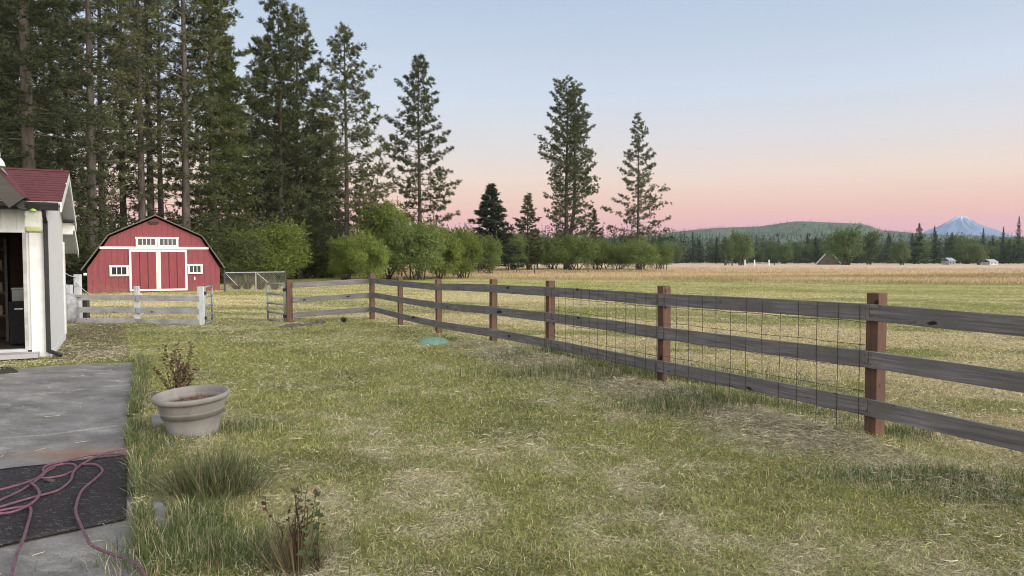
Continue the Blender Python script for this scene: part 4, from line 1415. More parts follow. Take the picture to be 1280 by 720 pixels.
def conifer(seed, H, base, wmax, profile, nbr, droop, upturn, cl_per_m, nl, nw, nn, colA, colB, trunk_r, dead=8, lean=0.0, twin=None, flat=.5, inner=.25, barkmat='bark'):
    """returns (trunk mesh object, crown mesh object) at the origin"""
    rg = np.random.default_rng(seed)
    mb = MB()
    trunks = [(0.0, 0.0, H)] if twin is None else [(0.0, 0.0, H), twin]
    cs, cd, ct = [], [], []
    wob = lambda z, ph: np.array([math.sin(z * .25 + ph), math.cos(z * .21 + ph * 1.7)]) * .12 * (z / H)
    for ti, (tx, ty, hH) in enumerate(trunks):
        ph = seed * 1.3 + ti * 2
        def axis(z):
            w_ = wob(z, ph); k = min(1, z / (hH * .35)) if twin else 1
            return np.array([tx * k + w_[0] + lean * z, ty * k + w_[1], z])
        N = 14
        P = [axis(hH * k / N) for k in range(N + 1)]
        P[0][2] = -.4
        mb.tube([Vector(p) for p in P], [trunk_r * (1.25 if k == 0 else 1) * (1 - .93 * (k / N) ** .9) + .012 for k in range(N + 1)], 9)
        nb = nbr if ti == 0 else int(nbr * .8)
        for i in range(nb):
            u = (i + rg.random()) / nb
            z = hH * (base + (1 - base) * u ** .92 * .985)
            s = (z / hH - base) / (1 - base)
            az = i * 2.39996 + rg.normal(0, .35)
            L = wmax * profile(s) * (rg.uniform(.45, 1.08) if rg.random() < .85 else rg.uniform(1.0, 1.3))
            if L < .12: L = .12
            dirv = np.array([math.cos(az), math.sin(az), 0])
            o = axis(z)
            q = np.linspace(0, 1, 6)
            dz = -droop * L * q ** 1.2 * (1 - s * 1.3) + upturn * L * q ** 2.2 + (.55 * s * L * q)
            pts = o[None] + dirv[None] * (L * q)[:, None] + np.array([0, 0, 1.0])[None] * dz[:, None]
            pts[1:, :2] += rg.normal(0, .03 * L, (5, 2))
            mb.tube([Vector(p) for p in pts], [max(.012, trunk_r * .16 * (1 - .85 * k) * (L / wmax) ** .7) for k in q], 4, cap=False)
            nc = max(4, int(L * cl_per_m * (1 + 1.0 * s)))
            qq = inner + (1 - inner) * rg.random(nc) ** .75
            lat = rg.normal(0, 1, nc) * .26 * L * (1.08 - qq * .75)
            idx = qq * 5; i0 = np.minimum(idx.astype(int), 4); fr = idx - i0
            c = pts[i0] * (1 - fr)[:, None] + pts[i0 + 1] * fr[:, None]
            side = np.array([-dirv[1], dirv[0], 0])
            c = c + side[None] * lat[:, None] - np.array([0, 0, 1.0])[None] * (np.abs(lat) * droop * .5 * (1 - s))[:, None] + rg.normal(0, .07 + .03 * L, (nc, 3)) * np.array([1, 1, flat])
            c[:, 2] += rg.uniform(-.05, .22, nc)
            dd = norm(dirv[None] + side[None] * (np.sign(lat) * .7)[:, None] + np.array([0, 0, .45])[None])
            cs.append(c); cd.append(dd); ct.append(np.full(nc, s))
        for i in range(dead):
            z = hH * rg.uniform(base * .35, base + .05); az = rg.uniform(0, 6.28); L = rg.uniform(.5, 1.0) * wmax * .5
            o = axis(z); e = o + np.array([math.cos(az) * L, math.sin(az) * L, rg.uniform(-.35, .05) * L])
            mb.tube([Vector(o), Vector((o + e) / 2 + np.array([0, 0, .08 * L])), Vector(e)], [.03, .02, .008], 4, cap=False)
    C, D, S = np.concatenate(cs), np.concatenate(cd), np.concatenate(ct)
    n = len(C)
    # needles: nn narrow blades per clump
    C = np.repeat(C, nn, 0); D = np.repeat(D, nn, 0)
    shade = np.repeat(rg.random(n), nn)
    d = norm(D * .75 + rg.normal(0, .62, (n * nn, 3)) * np.array([1, 1, .8]))
    l = nl * rg.uniform(.6, 1.15, n * nn)
    s_, _ = rot_frame(d)
    a_ = rg.uniform(0, 6.28, n * nn)
    s2 = norm(np.cross(d, s_))
    sv = (s_ * np.cos(a_)[:, None] + s2 * np.sin(a_)[:, None]) * (nw * rg.uniform(.7, 1.2, n * nn))[:, None] / 2
    b0 = C - d * (l * .15)[:, None]; m_ = C + d * (l * .5)[:, None]; tp_ = C + d * l[:, None]
    V = np.stack([b0, m_ + sv, tp_, m_ - sv], 1)
    k = np.clip(shade + rg.normal(0, .18, n * nn), 0, 1)[:, None]
    colr = np.array(colA) * (1 - k) + np.array(colB) * k
    tr = mb.build('trunk', M[barkmat], None, smooth=True)
    cr = np_mesh('crown', V, 4, M['needle'], colr)
    return tr, cr

def broadleaf(seed, H, Wd, lobes, n, leaf, colA, colB, stems=5, base=.05, trunk_r=.05):
    rg = np.random.default_rng(seed)
    mb = MB()
    cen, rad = [], []
    for i in range(lobes):
        a_ = rg.uniform(0, 6.28); k = rg.random() ** .5
        z = H * (base + .12 + (.80 - base) * rg.random())
        prof_ = math.sin(min(1, max(.0, (z / H - base) / (1 - base))) ** .8 * math.pi * .93) ** .6
        rr2 = Wd / 2 * .72 * k * prof_
        cen.append((math.cos(a_) * rr2, math.sin(a_) * rr2, z)); rad.append(Wd * rg.uniform(.07, .17) * (.6 + .5 * prof_))
    cen = np.array(cen); rad = np.array(rad)
    for i in range(stems):
        j = rg.integers(lobes); e = Vector(cen[j])
        b0 = Vector((rg.normal(0, Wd * .05), rg.normal(0, Wd * .05), -.2))
        mid = b0.lerp(e, .5) + Vector((rg.normal(0, .1), rg.normal(0, .1), H * .06))
        mb.tube([b0, b0.lerp(mid, .5), mid, e], [trunk_r * 1.2, trunk_r, trunk_r * .7, trunk_r * .25], 6)
    j = rg.choice(lobes, n, p=rad ** 2 / (rad ** 2).sum())
    d = norm(rg.normal(0, 1, (n, 3)))
    r_ = rad[j] * rg.random(n) ** .36 * (1 + .35 * rg.normal(0, 1, n) * .35)
    C = cen[j] + d * r_[:, None] * np.array([1, 1, .85])
    # a third of the leaves sit on shoots that break out of the outline
    ns = lobes * 4
    js = rg.integers(0, lobes, ns); ds = norm(rg.normal(0, 1, (ns, 3)) + np.array([0, 0, .9])); sl = rad[js] * rg.uniform(.9, 2.0, ns)
    k_ = rg.random(n) < .33; pk = rg.integers(0, ns, n); uu = rg.uniform(.35, 1, n)
    Cs = cen[js][pk] + ds[pk] * (sl[pk] * uu)[:, None] + rg.normal(0, leaf * .5, (n, 3)) * (1.15 - uu)[:, None]
    C = np.where(k_[:, None], Cs, C)
    C[:, 2] = np.maximum(C[:, 2], H * .02 + rg.random(n) * H * .08)
    nd = norm(d + rg.normal(0, .8, (n, 3)) + np.array([0, 0, .3]))
    s_, u_ = rot_frame(nd)
    a_ = rg.uniform(0, 6.28, n)[:, None]
    ax = s_ * np.cos(a_) + u_ * np.sin(a_); ay = -s_ * np.sin(a_) + u_ * np.cos(a_)
    l = (leaf * rg.uniform(.6, 1.2, n))[:, None]
    V = np.stack([C - ax * l * .5, C + ay * l * .3, C + ax * l * .5, C - ay * l * .3], 1)
    k = np.clip(.5 * rg.random(lobes)[j] + .5 * rg.random(n), 0, 1)[:, None]
    colr = np.array(colA) * (1 - k) + np.array(colB) * k
    tr = mb.build('trunk', M['bark'], None, smooth=True)
    cr = np_mesh('crown', V, 4, M['leaf'], colr)
    return tr, cr

PROT = {}
def hide_proto(key, tr, cr, H):
    PROT[key] = (tr, cr, H)
used_proto = set()
def plant_tree(name, key, pos, H, label, cat='tree', group=None, rz=None, sx=1.0):
    tr, cr, h0 = PROT[key]
    e = empty(name, pos, label, cat, group)
    s = H / h0
    e.scale = (s * sx, s * sx, s)
    e.rotation_euler = (0, 0, random.uniform(0, 6.28) if rz is None else rz)
    for src in (tr, cr):
        if key in used_proto:
            o = src.copy(); COL.objects.link(o)
        else:
            o = src
        o.parent = e
    used_proto.add(key)
    return e

ponder = lambda s: (min(1, .6 + s * 2.2) if s < .2 else 1.0) * max(.0, 1 - s) ** .78
cone = lambda s: max(.03, 1 - s) ** .9
fir = lambda s: (.75 + .25 * min(1, s * 4)) * max(.02, 1 - s) ** .75
column = lambda s: (.75 + .5 * math.sin(s * 3.0)) * max(.03, 1 - s) ** .42
bulge = lambda s: (.45 + .55 * math.sin(math.pi * min(1, s * .95 + .03))) * (1 - s * .45)
GA, GB = (.055, .068, .036), (.115, .130, .066)
OA, OB = (.080, .092, .048), (.165, .172, .09)

hide_proto('pineA', *conifer(1, 22, .14, 5.6, ponder, 100, .34, .26, 6.4, .38, .055, 18, GA, GB, .26, 10), 22)
hide_proto('pineB', *conifer(2, 22, .22, 5.4, ponder, 80, .40, .30, 5.8, .40, .055, 18, GA, OB, .27, 14), 22)
hide_proto('pineC', *conifer(3, 30, .20, 3.7, column, 96, .30, .22, 4.9, .38, .05, 15, OA, OB, .36, 34, barkmat='bark2'), 30)
hide_proto('pineD', *conifer(4, 30, .13, 3.5, column, 100, .36, .20, 4.9, .38, .05, 15, GA, OB, .33, 40), 30)
hide_proto('firA', *conifer(5, 30, .06, 5.0, fir, 190, .42, .16, 9.5, .35, .052, 16, (.060, .078, .032), (.135, .155, .066), .36, 6, inner=.12), 30)
hide_proto('firB', *conifer(6, 30, .03, 6.2, fir, 150, .50, .12, 9.0, .34, .048, 16, (.036, .047, .029), (.090, .102, .054), .40, 6, inner=.10), 30)
hide_proto('twin', *conifer(7, 28, .12, 4.9, bulge, 100, .22, .30, 5.2, .45, .068, 17, GA, GB, .40, 14, twin=(1.5, .6, 27)), 28)
hide_proto('lonepine', *conifer(8, 27, .08, 7.2, cone, 80, .34, .26, 5.4, .45, .068, 17, GA, GB, .30, 8), 27)
hide_proto('spruce', *conifer(9, 13, .05, 3.0, cone, 110, .30, .18, 9, .4, .10, 11, (.035, .048, .034), (.070, .088, .054), .16, 2, inner=.12), 13)
hide_proto('slim', *conifer(10, 13, .12, 2.4, cone, 60, .20, .30, 7.5, .42, .10, 12, GA, OB, .15, 4), 13)
BA_, BB_ = (.105, .145, .036), (.235, .285, .085)
hide_proto('bushA', *broadleaf(21, 4.2, 5.2, 60, 24000, .13, BA_, BB_, 9, .02, .05), 4.2)
hide_proto('bushB', *broadleaf(22, 5.2, 5.0, 64, 26000, .14, BA_, BB_, 8, .05, .06), 5.2)
hide_proto('bushC', *broadleaf(23, 4.0, 5.6, 50, 20000, .14, (.088, .124, .042), (.19, .235, .085), 10, .12, .05), 4.0)
hide_proto('thicket', *broadleaf(25, 3.2, 6.0, 60, 24000, .13, (.070, .088, .042), (.14, .16, .07), 14, .0, .04), 3.2)

def at(px, D):
    x = (px - 640) / F * D
    return on_ground(x, D)
def top_h(p, py):
    r = ray(640, py)
    return CAMZ + r.z / r.y * p.y - p.z

# tall stand behind the barn and the house
stand = [ # px, D, key, name, height, label, sx
 (117, 50, 'pineC', 'pine_tree', 31, 'thickest straight-trunked pine rising just left of the red barn', 1.0),
 (130, 56, 'pineD', 'pine_tree', 30, 'pine with a slim trunk close beside the thickest pine left of the barn', .9),
 (156, 60, 'pineD', 'pine_tree', 31, 'slender bare-stemmed pine behind the left roof slope of the barn', .9),
 (179, 54, 'pineC', 'pine_tree', 29, 'pine with many dead twigs behind the barn peak, left of its twin', .85),
 (190, 57, 'pineC', 'pine_tree', 31, 'reddish-trunked pine directly behind the barn peak', .85),
 (203, 66, 'pineD', 'pine_tree', 30, 'thin pine further back between the reddish pine and the leafy fir', .9),
 (234, 55, 'pineC', 'pine_tree', 32, 'pine with a dark lichened trunk against the dense green fir', .9),
 (268, 58, 'firA', 'fir_tree', 30, 'broad dense green fir standing behind the right side of the barn', 1.0),
 (352, 66, 'pineA', 'pine_tree', 0, 'taller of two close pines over the light bushes right of the barn', 1.0),
 (374, 70, 'pineB', 'pine_tree', 0, 'pine with a pale bare trunk in front of the dark wood right of the barn', .9),
 (434, 68, 'pineB', 'pine_tree', 0, 'open-branched pine standing just left of the conical pine', 1.0),
 (525, 78, 'pineA', 'pine_tree', 0, 'tall conical pine at the right end of the stand of pines', .95),
 (40, 40, 'firB', 'fir_tree', 31, 'dark fir with long drooping branches behind the red house roof', 1.0),
 (-30, 46, 'firB', 'fir_tree', 32, 'dark fir at the left edge behind the house ridge', 1.0),
 (88, 60, 'firB', 'fir_tree', 28, 'shaded fir between the house and the thickest pine', .8),
]
tops = {352: -12, 374: 6, 434: 31, 525: 67}
for (px, D, key, nm, Hh, lb, sx) in stand:
    p = at(px, D)
    h = Hh or top_h(p, tops[px])
    plant_tree(nm, key, p, h, lb, sx=sx)
# further trees of the wood behind them
back = [(-120, 70, 'firB', 27), (10, 75, 'firB', 30), (60, 82, 'pineD', 31),  
        (288, 76, 'firA', 25), (322, 88, 'pineD', 24), (336, 82, 'pineB', 26), (392, 84, 'firB', 19), (410, 92, 'pineB', 20), (362, 96, 'firB', 22), (340, 74, 'firB', 15), (396, 76, 'firB', 12), (416, 80, 'slim', 13),
        (455, 92, 'pineB', 14), (470, 100, 'firB', 11), (-60, 60, 'firB', 30), (20, 66, 'firB', 33)]
for (px, D, key, Hh) in back:
    plant_tree('forest_tree', key, at(px, D), Hh, 'conifer of the dark wood standing behind the front row of pines', group='conifers of the dark wood')
# understorey shrubs
shr = [(70, 46, 'thicket', 3.6, 1), (98, 52, 'thicket', 4.4, 1), (122, 56, 'thicket', 3.6, 1), (160, 58, 'thicket', 4.2, 1.2), (215, 57, 'thicket', 4.8, 1.1), (250, 57, 'thicket', 4.4, 1.1), (290, 56, 'thicket', 3.6, 1.2),
       (306, 62, 'thicket', 5.0, 1), (325, 64, 'thicket', 4.0, 1), (380, 72, 'thicket', 4.5, 1.1), (405, 74, 'thicket', 5, 1)]
for (px, D, key, Hh, sx) in shr:
    plant_tree('understorey_shrub', key, at(px, D), Hh, 'shaded grey-green shrub in the undergrowth at the foot of the pines', 'shrub', 'shrubs at the foot of the pines', sx=sx)
bush = [(300, 56, 'bushA', 3.9, 1.0, 'light green bush right beside the barn behind the chain-link fence'),
        (345, 58, 'bushA', 4.6, 1.2, 'wide light green bush behind the chain-link fence, left of the dark gap'),
        (432, 62, 'bushB', 3.9, 1.05, 'bright green bush left of the tallest bush on the field edge'),
        (482, 68, 'bushB', 7.4, .95, 'tallest light green bush on the field edge, below the conical pine'),
        (462, 60, 'bushA', 3.8, .95, 'low yellow-green bush in front of the tallest bush'),
        (520, 66, 'bushC', 5.0, .95, 'green bush with bare stems at its foot just right of the tallest bush'),
        (552, 70, 'bushA', 4.9, .95, 'light green bush between the bare-stemmed bush and the round one'),
        (578, 72, 'bushB', 5.0, .95, 'rounded light green bush at the right end of the bush row'),
        (610, 92, 'bushC', 4.6, .7, 'dark small bush at the foot of the dark spruce'),]
for (px, D, key, Hh, sx, lb) in bush:
    plant_tree('bush', key, at(px, D), Hh, lb, 'bush', sx=sx)
p = at(613, 112); plant_tree('spruce_tree', 'spruce', p, top_h(p, 231), 'dark conical spruce standing alone between the pine stand and the twin pine', sx=1.75)
p = at(660, 120); plant_tree('young_pine', 'slim', p, top_h(p, 244), 'thin young pine just left of the twin-trunked pine', sx=1.6)
p = at(708, 128); plant_tree('twin_pine', 'twin', p, top_h(p, 104), 'tall broad pine with two trunks standing in the open field', rz=.3)
p = at(797, 132); plant_tree('pine_tree', 'lonepine', p, top_h(p, 139), 'airy tapering pine standing right of the twin-trunked pine', sx=.95)
p = at(742, 134); plant_tree('young_pine', 'slim', p, top_h(p, 262), 'small sparse pine between the twin-trunked pine and the airy pine', sx=1.2)
p = at(672, 136); plant_tree('young_pine', 'slim', p, top_h(p, 288), 'stunted young pine at the foot of the thin young pine', sx=1.5)
row = [(640, 118, 'bushC', 292, .8), (662, 124, 'bushC', 300, .8), (716, 118, 'bushC', 296, 1.0), (690, 130, 'bushC', 300, .9), (752, 124, 'bushC', 304, 1.0), (775, 128, 'bushC', 306, .9), (800, 120, 'bushC', 302, .95), (824, 128, 'bushC', 306, .8)]
for i, (px, D, key, ty, sx) in enumerate(row):
    p = at(px, D); plant_tree('field_bush', key, p, top_h(p, ty), 'grey-green scrub tree with many thin stems in the row below the field pines', 'bush', 'scrub below the field pines', sx=sx * 1.3)

# ------------------------------------------------------------------ far side of the meadow
def lowcon(seed, H, W, n, size, A, B):
    rg = np.random.default_rng(seed)
    u = rg.random(n) ** 1.15; z = H * (.06 + .94 * u)
    r_ = W / 2 * (1 - u) ** .85 * (.35 + .65 * rg.random(n) ** .5) * (.75 + .35 * np.sin(u * 40 + seed))
    a_ = rg.uniform(0, 6.28, n)
    C = np.stack([np.cos(a_) * r_, np.sin(a_) * r_, z], -1)
    d = norm(np.stack([np.cos(a_), np.sin(a_), rg.normal(-.1, .45, n)], -1) + rg.normal(0, .3, (n, 3)))
    s_, _ = rot_frame(d)
    l = (size * rg.uniform(.6, 1.2, n) * (.45 + .55 * (1 - u)))[:, None]
    V = np.stack([C - d * l * .4, C + s_ * l * .28, C + d * l * .7, C - s_ * l * .28], 1)
    k = rg.random(n)[:, None]
    cr = np_mesh('crown', V, 4, M['needle'], np.array(A) * (1 - k) + np.array(B) * k)
    tr = MB().tube([(0, 0, -.5), (0, 0, H * .5), (0, 0, H * .97)], [.28, .18, .04], 6).build('trunk', M['bark'])
    return tr, cr
FA, FB = (.054, .075, .046), (.115, .145, .078)
hide_proto('farA', *lowcon(31, 18, 10.0, 1700, 1.2, FA, FB), 18)
hide_proto('farB', *lowcon(32, 20, 8.0, 1500, 1.15, (.042, .056, .040), (.080, .098, .064)), 20)
hide_proto('farC', *broadleaf(33, 12, 10, 40, 4600, .55, (.070, .098, .048), (.140, .175, .085), 4, .10, .2), 12)
hide_proto('farD', *broadleaf(34, 11, 12, 44, 5000, .55, (.085, .120, .050), (.165, .21, .092), 5, .06, .2), 11)

named = [(927, 250, 'farD', 291, .95, 'round_tree', 'round green tree standing forward of the far wood, nearest the white gate'),
         (909, 300, 'farC', 297, .9, 'round_tree', 'darker round tree half behind the round green one by the white gate'),
         (1056, 288, 'farD', 286, 1.2, 'round_tree', 'large bright green tree beside the small A-frame house'),
         (1088, 320, 'farC', 288, .9, 'round_tree', 'tall dark rounded tree close right of the bright green tree'),
         (1126, 310, 'farD', 302, .95, 'round_tree', 'low rounded green tree in front of the tall far conifer'),
         (1148, 390, 'farA', 279, 1.35, 'far_conifer', 'broad dark far conifer standing left below the snowy mountain'),
         (1167, 400, 'farB', 282, .95, 'far_conifer', 'slim far conifer directly under the left foot of the mountain'),
         (1189, 420, 'farA', 290, 1.0, 'far_conifer', 'short dark far conifer below the mountain summit'),
         (1228, 400, 'farB', 285, .95, 'far_conifer', 'pointed far conifer under the right shoulder of the mountain'),
         (1253, 400, 'farB', 283, .9, 'far_conifer', 'pointed far conifer between the mountain and the columnar one'),
         (1272, 390, 'farB', 270, .8, 'far_conifer', 'tall columnar dark conifer near the right edge of the far wood'),
         (1222, 330, 'farD', 305, 1.1, 'round_tree', 'low round green tree beside the small white barn')]
for (px, D, key, ty, sx, nm, lb) in named:
    p = at(px, D); plant_tree(nm, key, p, top_h(p, ty), lb, sx=sx)
rg = np.random.default_rng(99)
px = 548
while px < 1330:
    for D0 in (405, 450):
        D = D0 + rg.uniform(-15, 30); key = ('farA', 'farB', 'farC', 'farD', 'farA', 'farC')[rg.integers(6)]
        p = at(px + rg.uniform(-5, 5), D)
        ty = rg.uniform(288, 300) if px > 830 else rg.uniform(284, 296)
        if key in ('farC', 'farD'): ty += 6
        ty += 6 if D0 < 410 else 0
        plant_tree('field_edge_tree', key, p, max(6, top_h(p, ty)), 'one of the mixed trees lined up along the far edge of the meadow', group='trees along the far edge of the meadow', sx=rg.uniform(.9, 1.3))
    px += rg.uniform(9, 15)

def massforest(name, pts, hts, n, size, A, B, label):
    rg = np.random.default_rng(len(pts))
    N = len(pts)
    P = np.repeat(pts, n, 0); Hh = np.repeat(hts, n)
    u = rg.random(N * n); a_ = rg.uniform(0, 6.28, N * n)
    r_ = Hh * .2 * (1 - u) ** .8 * rg.random(N * n) ** .5
    C = P + np.stack([np.cos(a_) * r_, np.sin(a_) * r_, Hh * (.05 + .95 * u)], -1)
    d = norm(np.stack([np.cos(a_), np.sin(a_), rg.normal(.1, .5, N * n)], -1))
    s_, _ = rot_frame(d)
    l = (size * Hh / 15 * rg.uniform(.6, 1.2, N * n) * (.35 + .65 * (1 - u)))[:, None]
    V = np.stack([C - d * l * .5, C + s_ * l * .32, C + d * l * .6, C - s_ * l * .32], 1)
    tr = np.repeat(rg.random(N), n)
    k = np.clip(tr * .7 + .3 * rg.random(N * n), 0, 1)[:, None]
    o = np_mesh(name, V, 4, M['needle'], np.array(A) * (1 - k) + np.array(B) * k)
    return tag(o, label, 'forest', kind='stuff')
# wood behind the meadow, rising a little
N = 2600
D = rg.uniform(470, 760, N); pxs = rg.uniform(380, 1420, N)
X = (pxs - 640) / F * D
Z = Hs(X, D)
massforest('far_wood', np.stack([X, D, Z - 1], -1), rg.uniform(16, 23, N) * np.interp(pxs, [500, 800, 900, 1300], [1.35, 1.25, .95, 1.0]), 60, 2.0, FA, FB, 'dark mixed wood behind the far edge of the meadow')

# rolling wooded hill
HP = [(300, 300), (560, 298), (700, 296), (800, 293), (822, 290), (849, 286), (894, 282), (950, 280), (976, 276), (995, 273.5), (1032, 275), (1077, 277), (1100, 285), (1137, 288), (1175, 291), (1230, 292), (1350, 296), (1500, 300)]
hx = np.array([p[0] for p in HP]); hy = np.array([p[1] + 1.2 for p in HP])
def hillz(x, y):
    px = x / y * F + 640
    pk = (HZ - np.interp(px, hx, hy)) / F * 2200 + CAMZ
    u = np.clip((y - 1150) / (2200 - 1150), 0, 1)
    back_ = np.clip((3400 - y) / 1200, 0, 1)
    sh = np.where(y < 2200, u ** 1.15, back_ ** .7)
    nn_ = (fbm(x / 260, y / 260, 77, 4) - .5) * 26 * np.clip(sh * 2, 0, 1) * np.clip(1.05 - sh, 0, 1) * 2
    return pk * sh + nn_ - 4
hxg = np.arange(-1600, 3000, 26.0); hyg = np.arange(1100, 3400, 26.0)
A_, B_ = np.meshgrid(hxg, hyg)
Zh = hillz(A_, B_)
V = np.stack([A_, B_, Zh], -1).reshape(-1, 3)
nx_, ny_ = len(hxg), len(hyg)
ii = (np.arange(ny_ - 1)[:, None] * nx_ + np.arange(nx_ - 1)[None]).ravel()
me = bpy.data.meshes.new('hill'); me.from_pydata(V.tolist(), [], np.stack([ii, ii + 1, ii + nx_ + 1, ii + nx_], -1).tolist())
for q_ in me.polygons: q_.use_smooth = True
me.materials.append(simple('hill_ground', (.085, .110, .058), (.055, .075, .044), .95, .012, bump=0))
hill = bpy.data.objects.new('hill', me); COL.objects.link(hill); tag(hill, kind='structure')
N = 9000
y = rg.uniform(1250, 2330, N); pxs = rg.uniform(500, 1420, N); x = (pxs - 640) / F * y
open_ = fbm(x / 120, y / 220, 78, 3)
k = (open_ < .56) | (rg.random(N) < .25)
x, y = x[k], y[k]
massforest('hill_forest', np.stack([x, y, hillz(x, y) - 1], -1), rg.uniform(6, 11.5, len(x)), 18, 5.2, (.030, .052, .030), (.105, .130, .066), 'conifer forest covering the long hill on the horizon')

# snow-capped volcano far away
MD = 8000.0
MS = MD / 12000.0
mc = np.array([(1199 - 640) / F * MD, MD])
mr_ = [0, 90, 170, 300, 420, 560, 640, 800, 1000, 1500, 2300, 4000]
mh_ = [690, 684, 640, 572, 515, 478, 452, 405, 350, 240, 110, 0]
mr_ = [v_ * MS * .74 for v_ in mr_]; mh_ = [v_ * MS for v_ in mh_]
gr_ = np.linspace(0, 1, 90) ** 1.3 * 4000 * MS; ga_ = np.linspace(0, 2 * math.pi, 181)[:-1]
RR, AA = np.meshgrid(gr_, ga_, indexing='ij')
mx_ = mc[0] + RR * np.cos(AA); my_ = mc[1] + RR * np.sin(AA)
ridg = 1 - np.abs(2 * fbm(np.cos(AA) * 3.2 + 5, np.sin(AA) * 3.2 + RR / 900 / MS, 88, 4) - 1)
mz = np.interp(RR, mr_, mh_) * (1 + .10 * (ridg - .75) * np.clip(RR / 200, 0, 1)) + (fbm(mx_ / 80, my_ / 80, 89, 4) - .5) * 30 * np.clip(RR / 40, .25, 1)
V = np.stack([mx_, my_, mz - 6], -1).reshape(-1, 3)
fs = []
na = len(ga_)
for i in range(len(gr_) - 1):
    for j in range(na):
        fs.append((i * na + j, i * na + (j + 1) % na, (i + 1) * na + (j + 1) % na, (i + 1) * na + j))
me = bpy.data.meshes.new('mountain'); me.from_pydata(V.tolist(), [], fs)
for q_ in me.polygons: q_.use_smooth = True
m, t, b = nodes('snow_and_hazed_rock')
geo = t.nodes.new('ShaderNodeNewGeometry'); sp = t.nodes.new('ShaderNodeSeparateXYZ'); t.links.new(geo.outputs['Position'], sp.inputs[0])
f, raw = nnoise(t, nvec(t, (1, 1, .35)), .010, 6, .7, .35, .65)
ad = t.nodes.new('ShaderNodeMath'); ad.operation = 'MULTIPLY_ADD'
t.links.new(f, ad.inputs[0]); ad.inputs[1].default_value = 127.0; t.links.new(sp.outputs['Z'], ad.inputs[2])
mr = t.nodes.new('ShaderNodeMapRange'); mr.inputs['From Min'].default_value = 445; mr.inputs['From Max'].default_value = 510
t.links.new(ad.outputs[0], mr.inputs['Value'])
c = nmix(t, mr.outputs[0], (.12, .15, .215), (.46, .45, .50))  # rock tinted blue: part of the distance haze is put into its colour
t.links.new(c, b.inputs['Base Color']); b.inputs['Roughness'].default_value = .9
me.materials.append(m)
mt_ = bpy.data.objects.new('mountain', me); COL.objects.link(mt_); tag(mt_, kind='structure')

# buildings and fences across the meadow
def far_house(name, px0, px1, py_e, py_b, py_r, D, wallm, roofm, label, dz=0):
    p = at((px0 + px1) / 2, D); w = (px1 - px0) / F * D; he = (py_b - py_e) / F * D + dz; hr = (py_b - py_r) / F * D + dz
    e = empty(name, p, label, 'building')
    MB().box((p.x, p.y + 3, p.z + he / 2), (w, 6, he)).build('wall', wallm, e)
    z = p.z
    for sg in (-1, 1):
        MB().hexa([(p.x - w * .54, p.y + 3 + sg * 3.4, z + he - .15), (p.x + w * .54, p.y + 3 + sg * 3.4, z + he - .15), (p.x + w * .54, p.y + 3, z + hr), (p.x - w * .54, p.y + 3, z + hr)],
                  [(p.x - w * .54, p.y + 3 + sg * 3.4, z + he + .1), (p.x + w * .54, p.y + 3 + sg * 3.4, z + he + .1), (p.x + w * .54, p.y + 3, z + hr + .25), (p.x - w * .54, p.y + 3, z + hr + .25)]).build('roof', roofm, e)
    for k in (-.25, .2):
        MB().box((p.x + w * k, p.y - .01, p.z + he * .45), (w * .12, .06, he * .5)).build('window' if k < 0 else 'door', M['glass'], e)
    return e
M['paleroof'] = simple('pale_metal_roof', (.36, .36, .36), (.30, .30, .31), .5, 1, bump=0)
M['bluegrey'] = simple('blue_grey_roof', (.28, .32, .37), (.22, .26, .3), .5, 1, bump=0)
far_house('white_barn', 1237, 1247, 326, 329.5, 323, 330, M['white'], M['paleroof'], 'tiny white barn with a pale roof at the right end of the far meadow')
far_house('far_shed', 1186, 1194, 325, 329.5, 321.5, 345, M['oldrail'], M['bluegrey'], 'tiny shed with a blue-grey roof between trees below the mountain')
# A-frame
p = at(1036, 312); z = p.z
af = empty('a_frame_house', p, 'small steep A-frame house with a pale roof edge left of the bright green tree', 'building')
w = 4.6; hA = (331 - 316) / F * 312 + .3
MB().prism([(p.x - w, p.y, z), (p.x + w, p.y, z), (p.x + w * .02, p.y, z + hA)], (0, 9, 0)).build('wall', simple('brown_boards', (.10, .075, .058), (.07, .052, .04), .8, 2, bump=0), af)
for sg in (-1, 1):
    a, c = Vector((p.x + sg * (w + .35), p.y - .6, z)), Vector((p.x, p.y - .6, z + hA + .3))
    n = Vector((c.z - a.z, 0, abs(a.x - c.x))).normalized(); n.x *= sg
    MB().hexa([a, c, c + n * .35, a + n * .35], [v_ + Vector((0, 10.2, 0)) for v_ in (a, c, c + n * .35, a + n * .35)]).build('roof', M['paleroof'] if sg < 0 else M['bluegrey'], af)
MB().box((p.x - .8, p.y - .05, z + 1.2), (1.4, .08, 1.8)).build('window', M['glass'], af)
af.rotation_euler = (0, 0, -R(21))         # its gable end looks back across the meadow
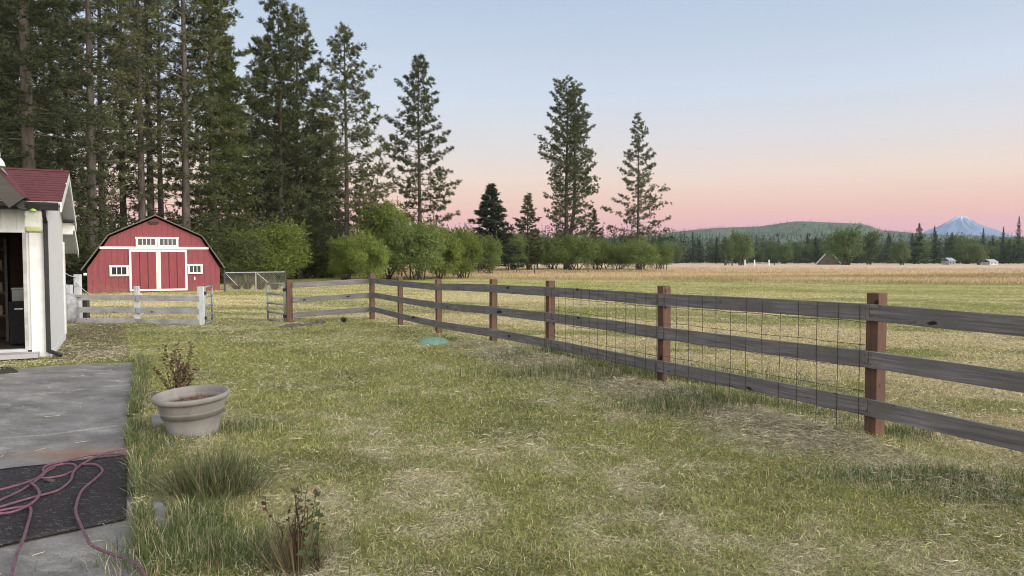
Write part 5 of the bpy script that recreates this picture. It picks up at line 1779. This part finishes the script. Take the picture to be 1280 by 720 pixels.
# white gate posts and low fences in the meadow
g0, g1, g2 = at(931, 232), at(943, 232), at(961, 232)
e = empty('white_gate', g1, 'white painted gate posts with thin rails at the near side of the far fence line', 'gate')
for g_ in (g0, g1, g2):
    bar_obj('post', g_ - Vector((0, 0, .3)), g_ + Vector((0, 0, 1.9)), .32, .3, M['white'], e, up=(0, 1, 0), seg=3)
for a, c in ((g1, g2),):
    for h in (.55, 1.05):
        bar_obj('rail', a + Vector((0, -.1, h)), c + Vector((0, -.1, h)), .06, .07, M['galv'], e, seg=3)
dk0, dk1 = at(906, 236), at(915, 236)
e = empty('dark_feeder', dk0, 'dark wooden hay feeder left of the white gate posts', 'feeder')
for g_ in (dk0, dk1):
    bar_obj('post', g_ - Vector((0, 0, .3)), g_ + Vector((0, 0, 1.6)), .35, .3, M['barge'], e, up=(0, 1, 0), seg=3)
bar_obj('crossbar', dk0 + Vector((0, 0, 1.3)), dk1 + Vector((0, 0, 1.3)), .3, .4, M['barge'], e, seg=3)
fproto = None
px = 968.0
while px < 1300:
    p = at(px, 262 + (px - 968) * .04)
    if fproto is None:
        fproto = bar_obj('fence_post', p - Vector((0, 0, .3)), p + Vector((0, 0, 1.45)), .26, .26, M['barge'], None, up=(0, 1, 0), seg=3)
        tag(fproto, 'thin grey wooden fence post standing in the line across the far meadow', 'fence post', 'fence posts across the far meadow')
    else:
        o = fproto.copy(); COL.objects.link(o)
        mw = o.matrix_world.copy(); o.matrix_local = fproto.matrix_local.copy(); o.location = p - Vector((0, 0, .3))
    px += random.uniform(8, 14)
for (px, D, hh) in ((598, 92, 1.25), (668, 92, 1.25), (646, 100, 1.5), (735, 105, 1.2), (765, 110, 1.2), (833, 120, 1.2)):
    p = at(px, D)
    o = fproto.copy(); COL.objects.link(o); o.location = p - Vector((0, 0, .3)); o.scale = (hh / 1.6, .45, .45)
    o['label'] = 'thin pale fence post standing by the scrub below the field pines'; o['group'] = 'fence posts by the scrub'

# ------------------------------------------------------------------ the air
m = bpy.data.materials.new('evening_haze'); m.use_nodes = True
t = m.node_tree
t.nodes.remove(t.nodes['Principled BSDF'])
pv = t.nodes.new('ShaderNodeVolumePrincipled')
pv.inputs['Color'].default_value = (.50, .70, 1.0, 1)
pv.inputs['Density'].default_value = 5e-5
pv.inputs['Anisotropy'].default_value = 0.0
t.links.new(pv.outputs[0], t.nodes['Material Output'].inputs['Volume'])
HAZE_ON = True
if HAZE_ON:
    hz = MB().box((1000, 5100, 236), (18000, 11400, 484)).build('haze', m)
    tag(hz, kind='stuff')
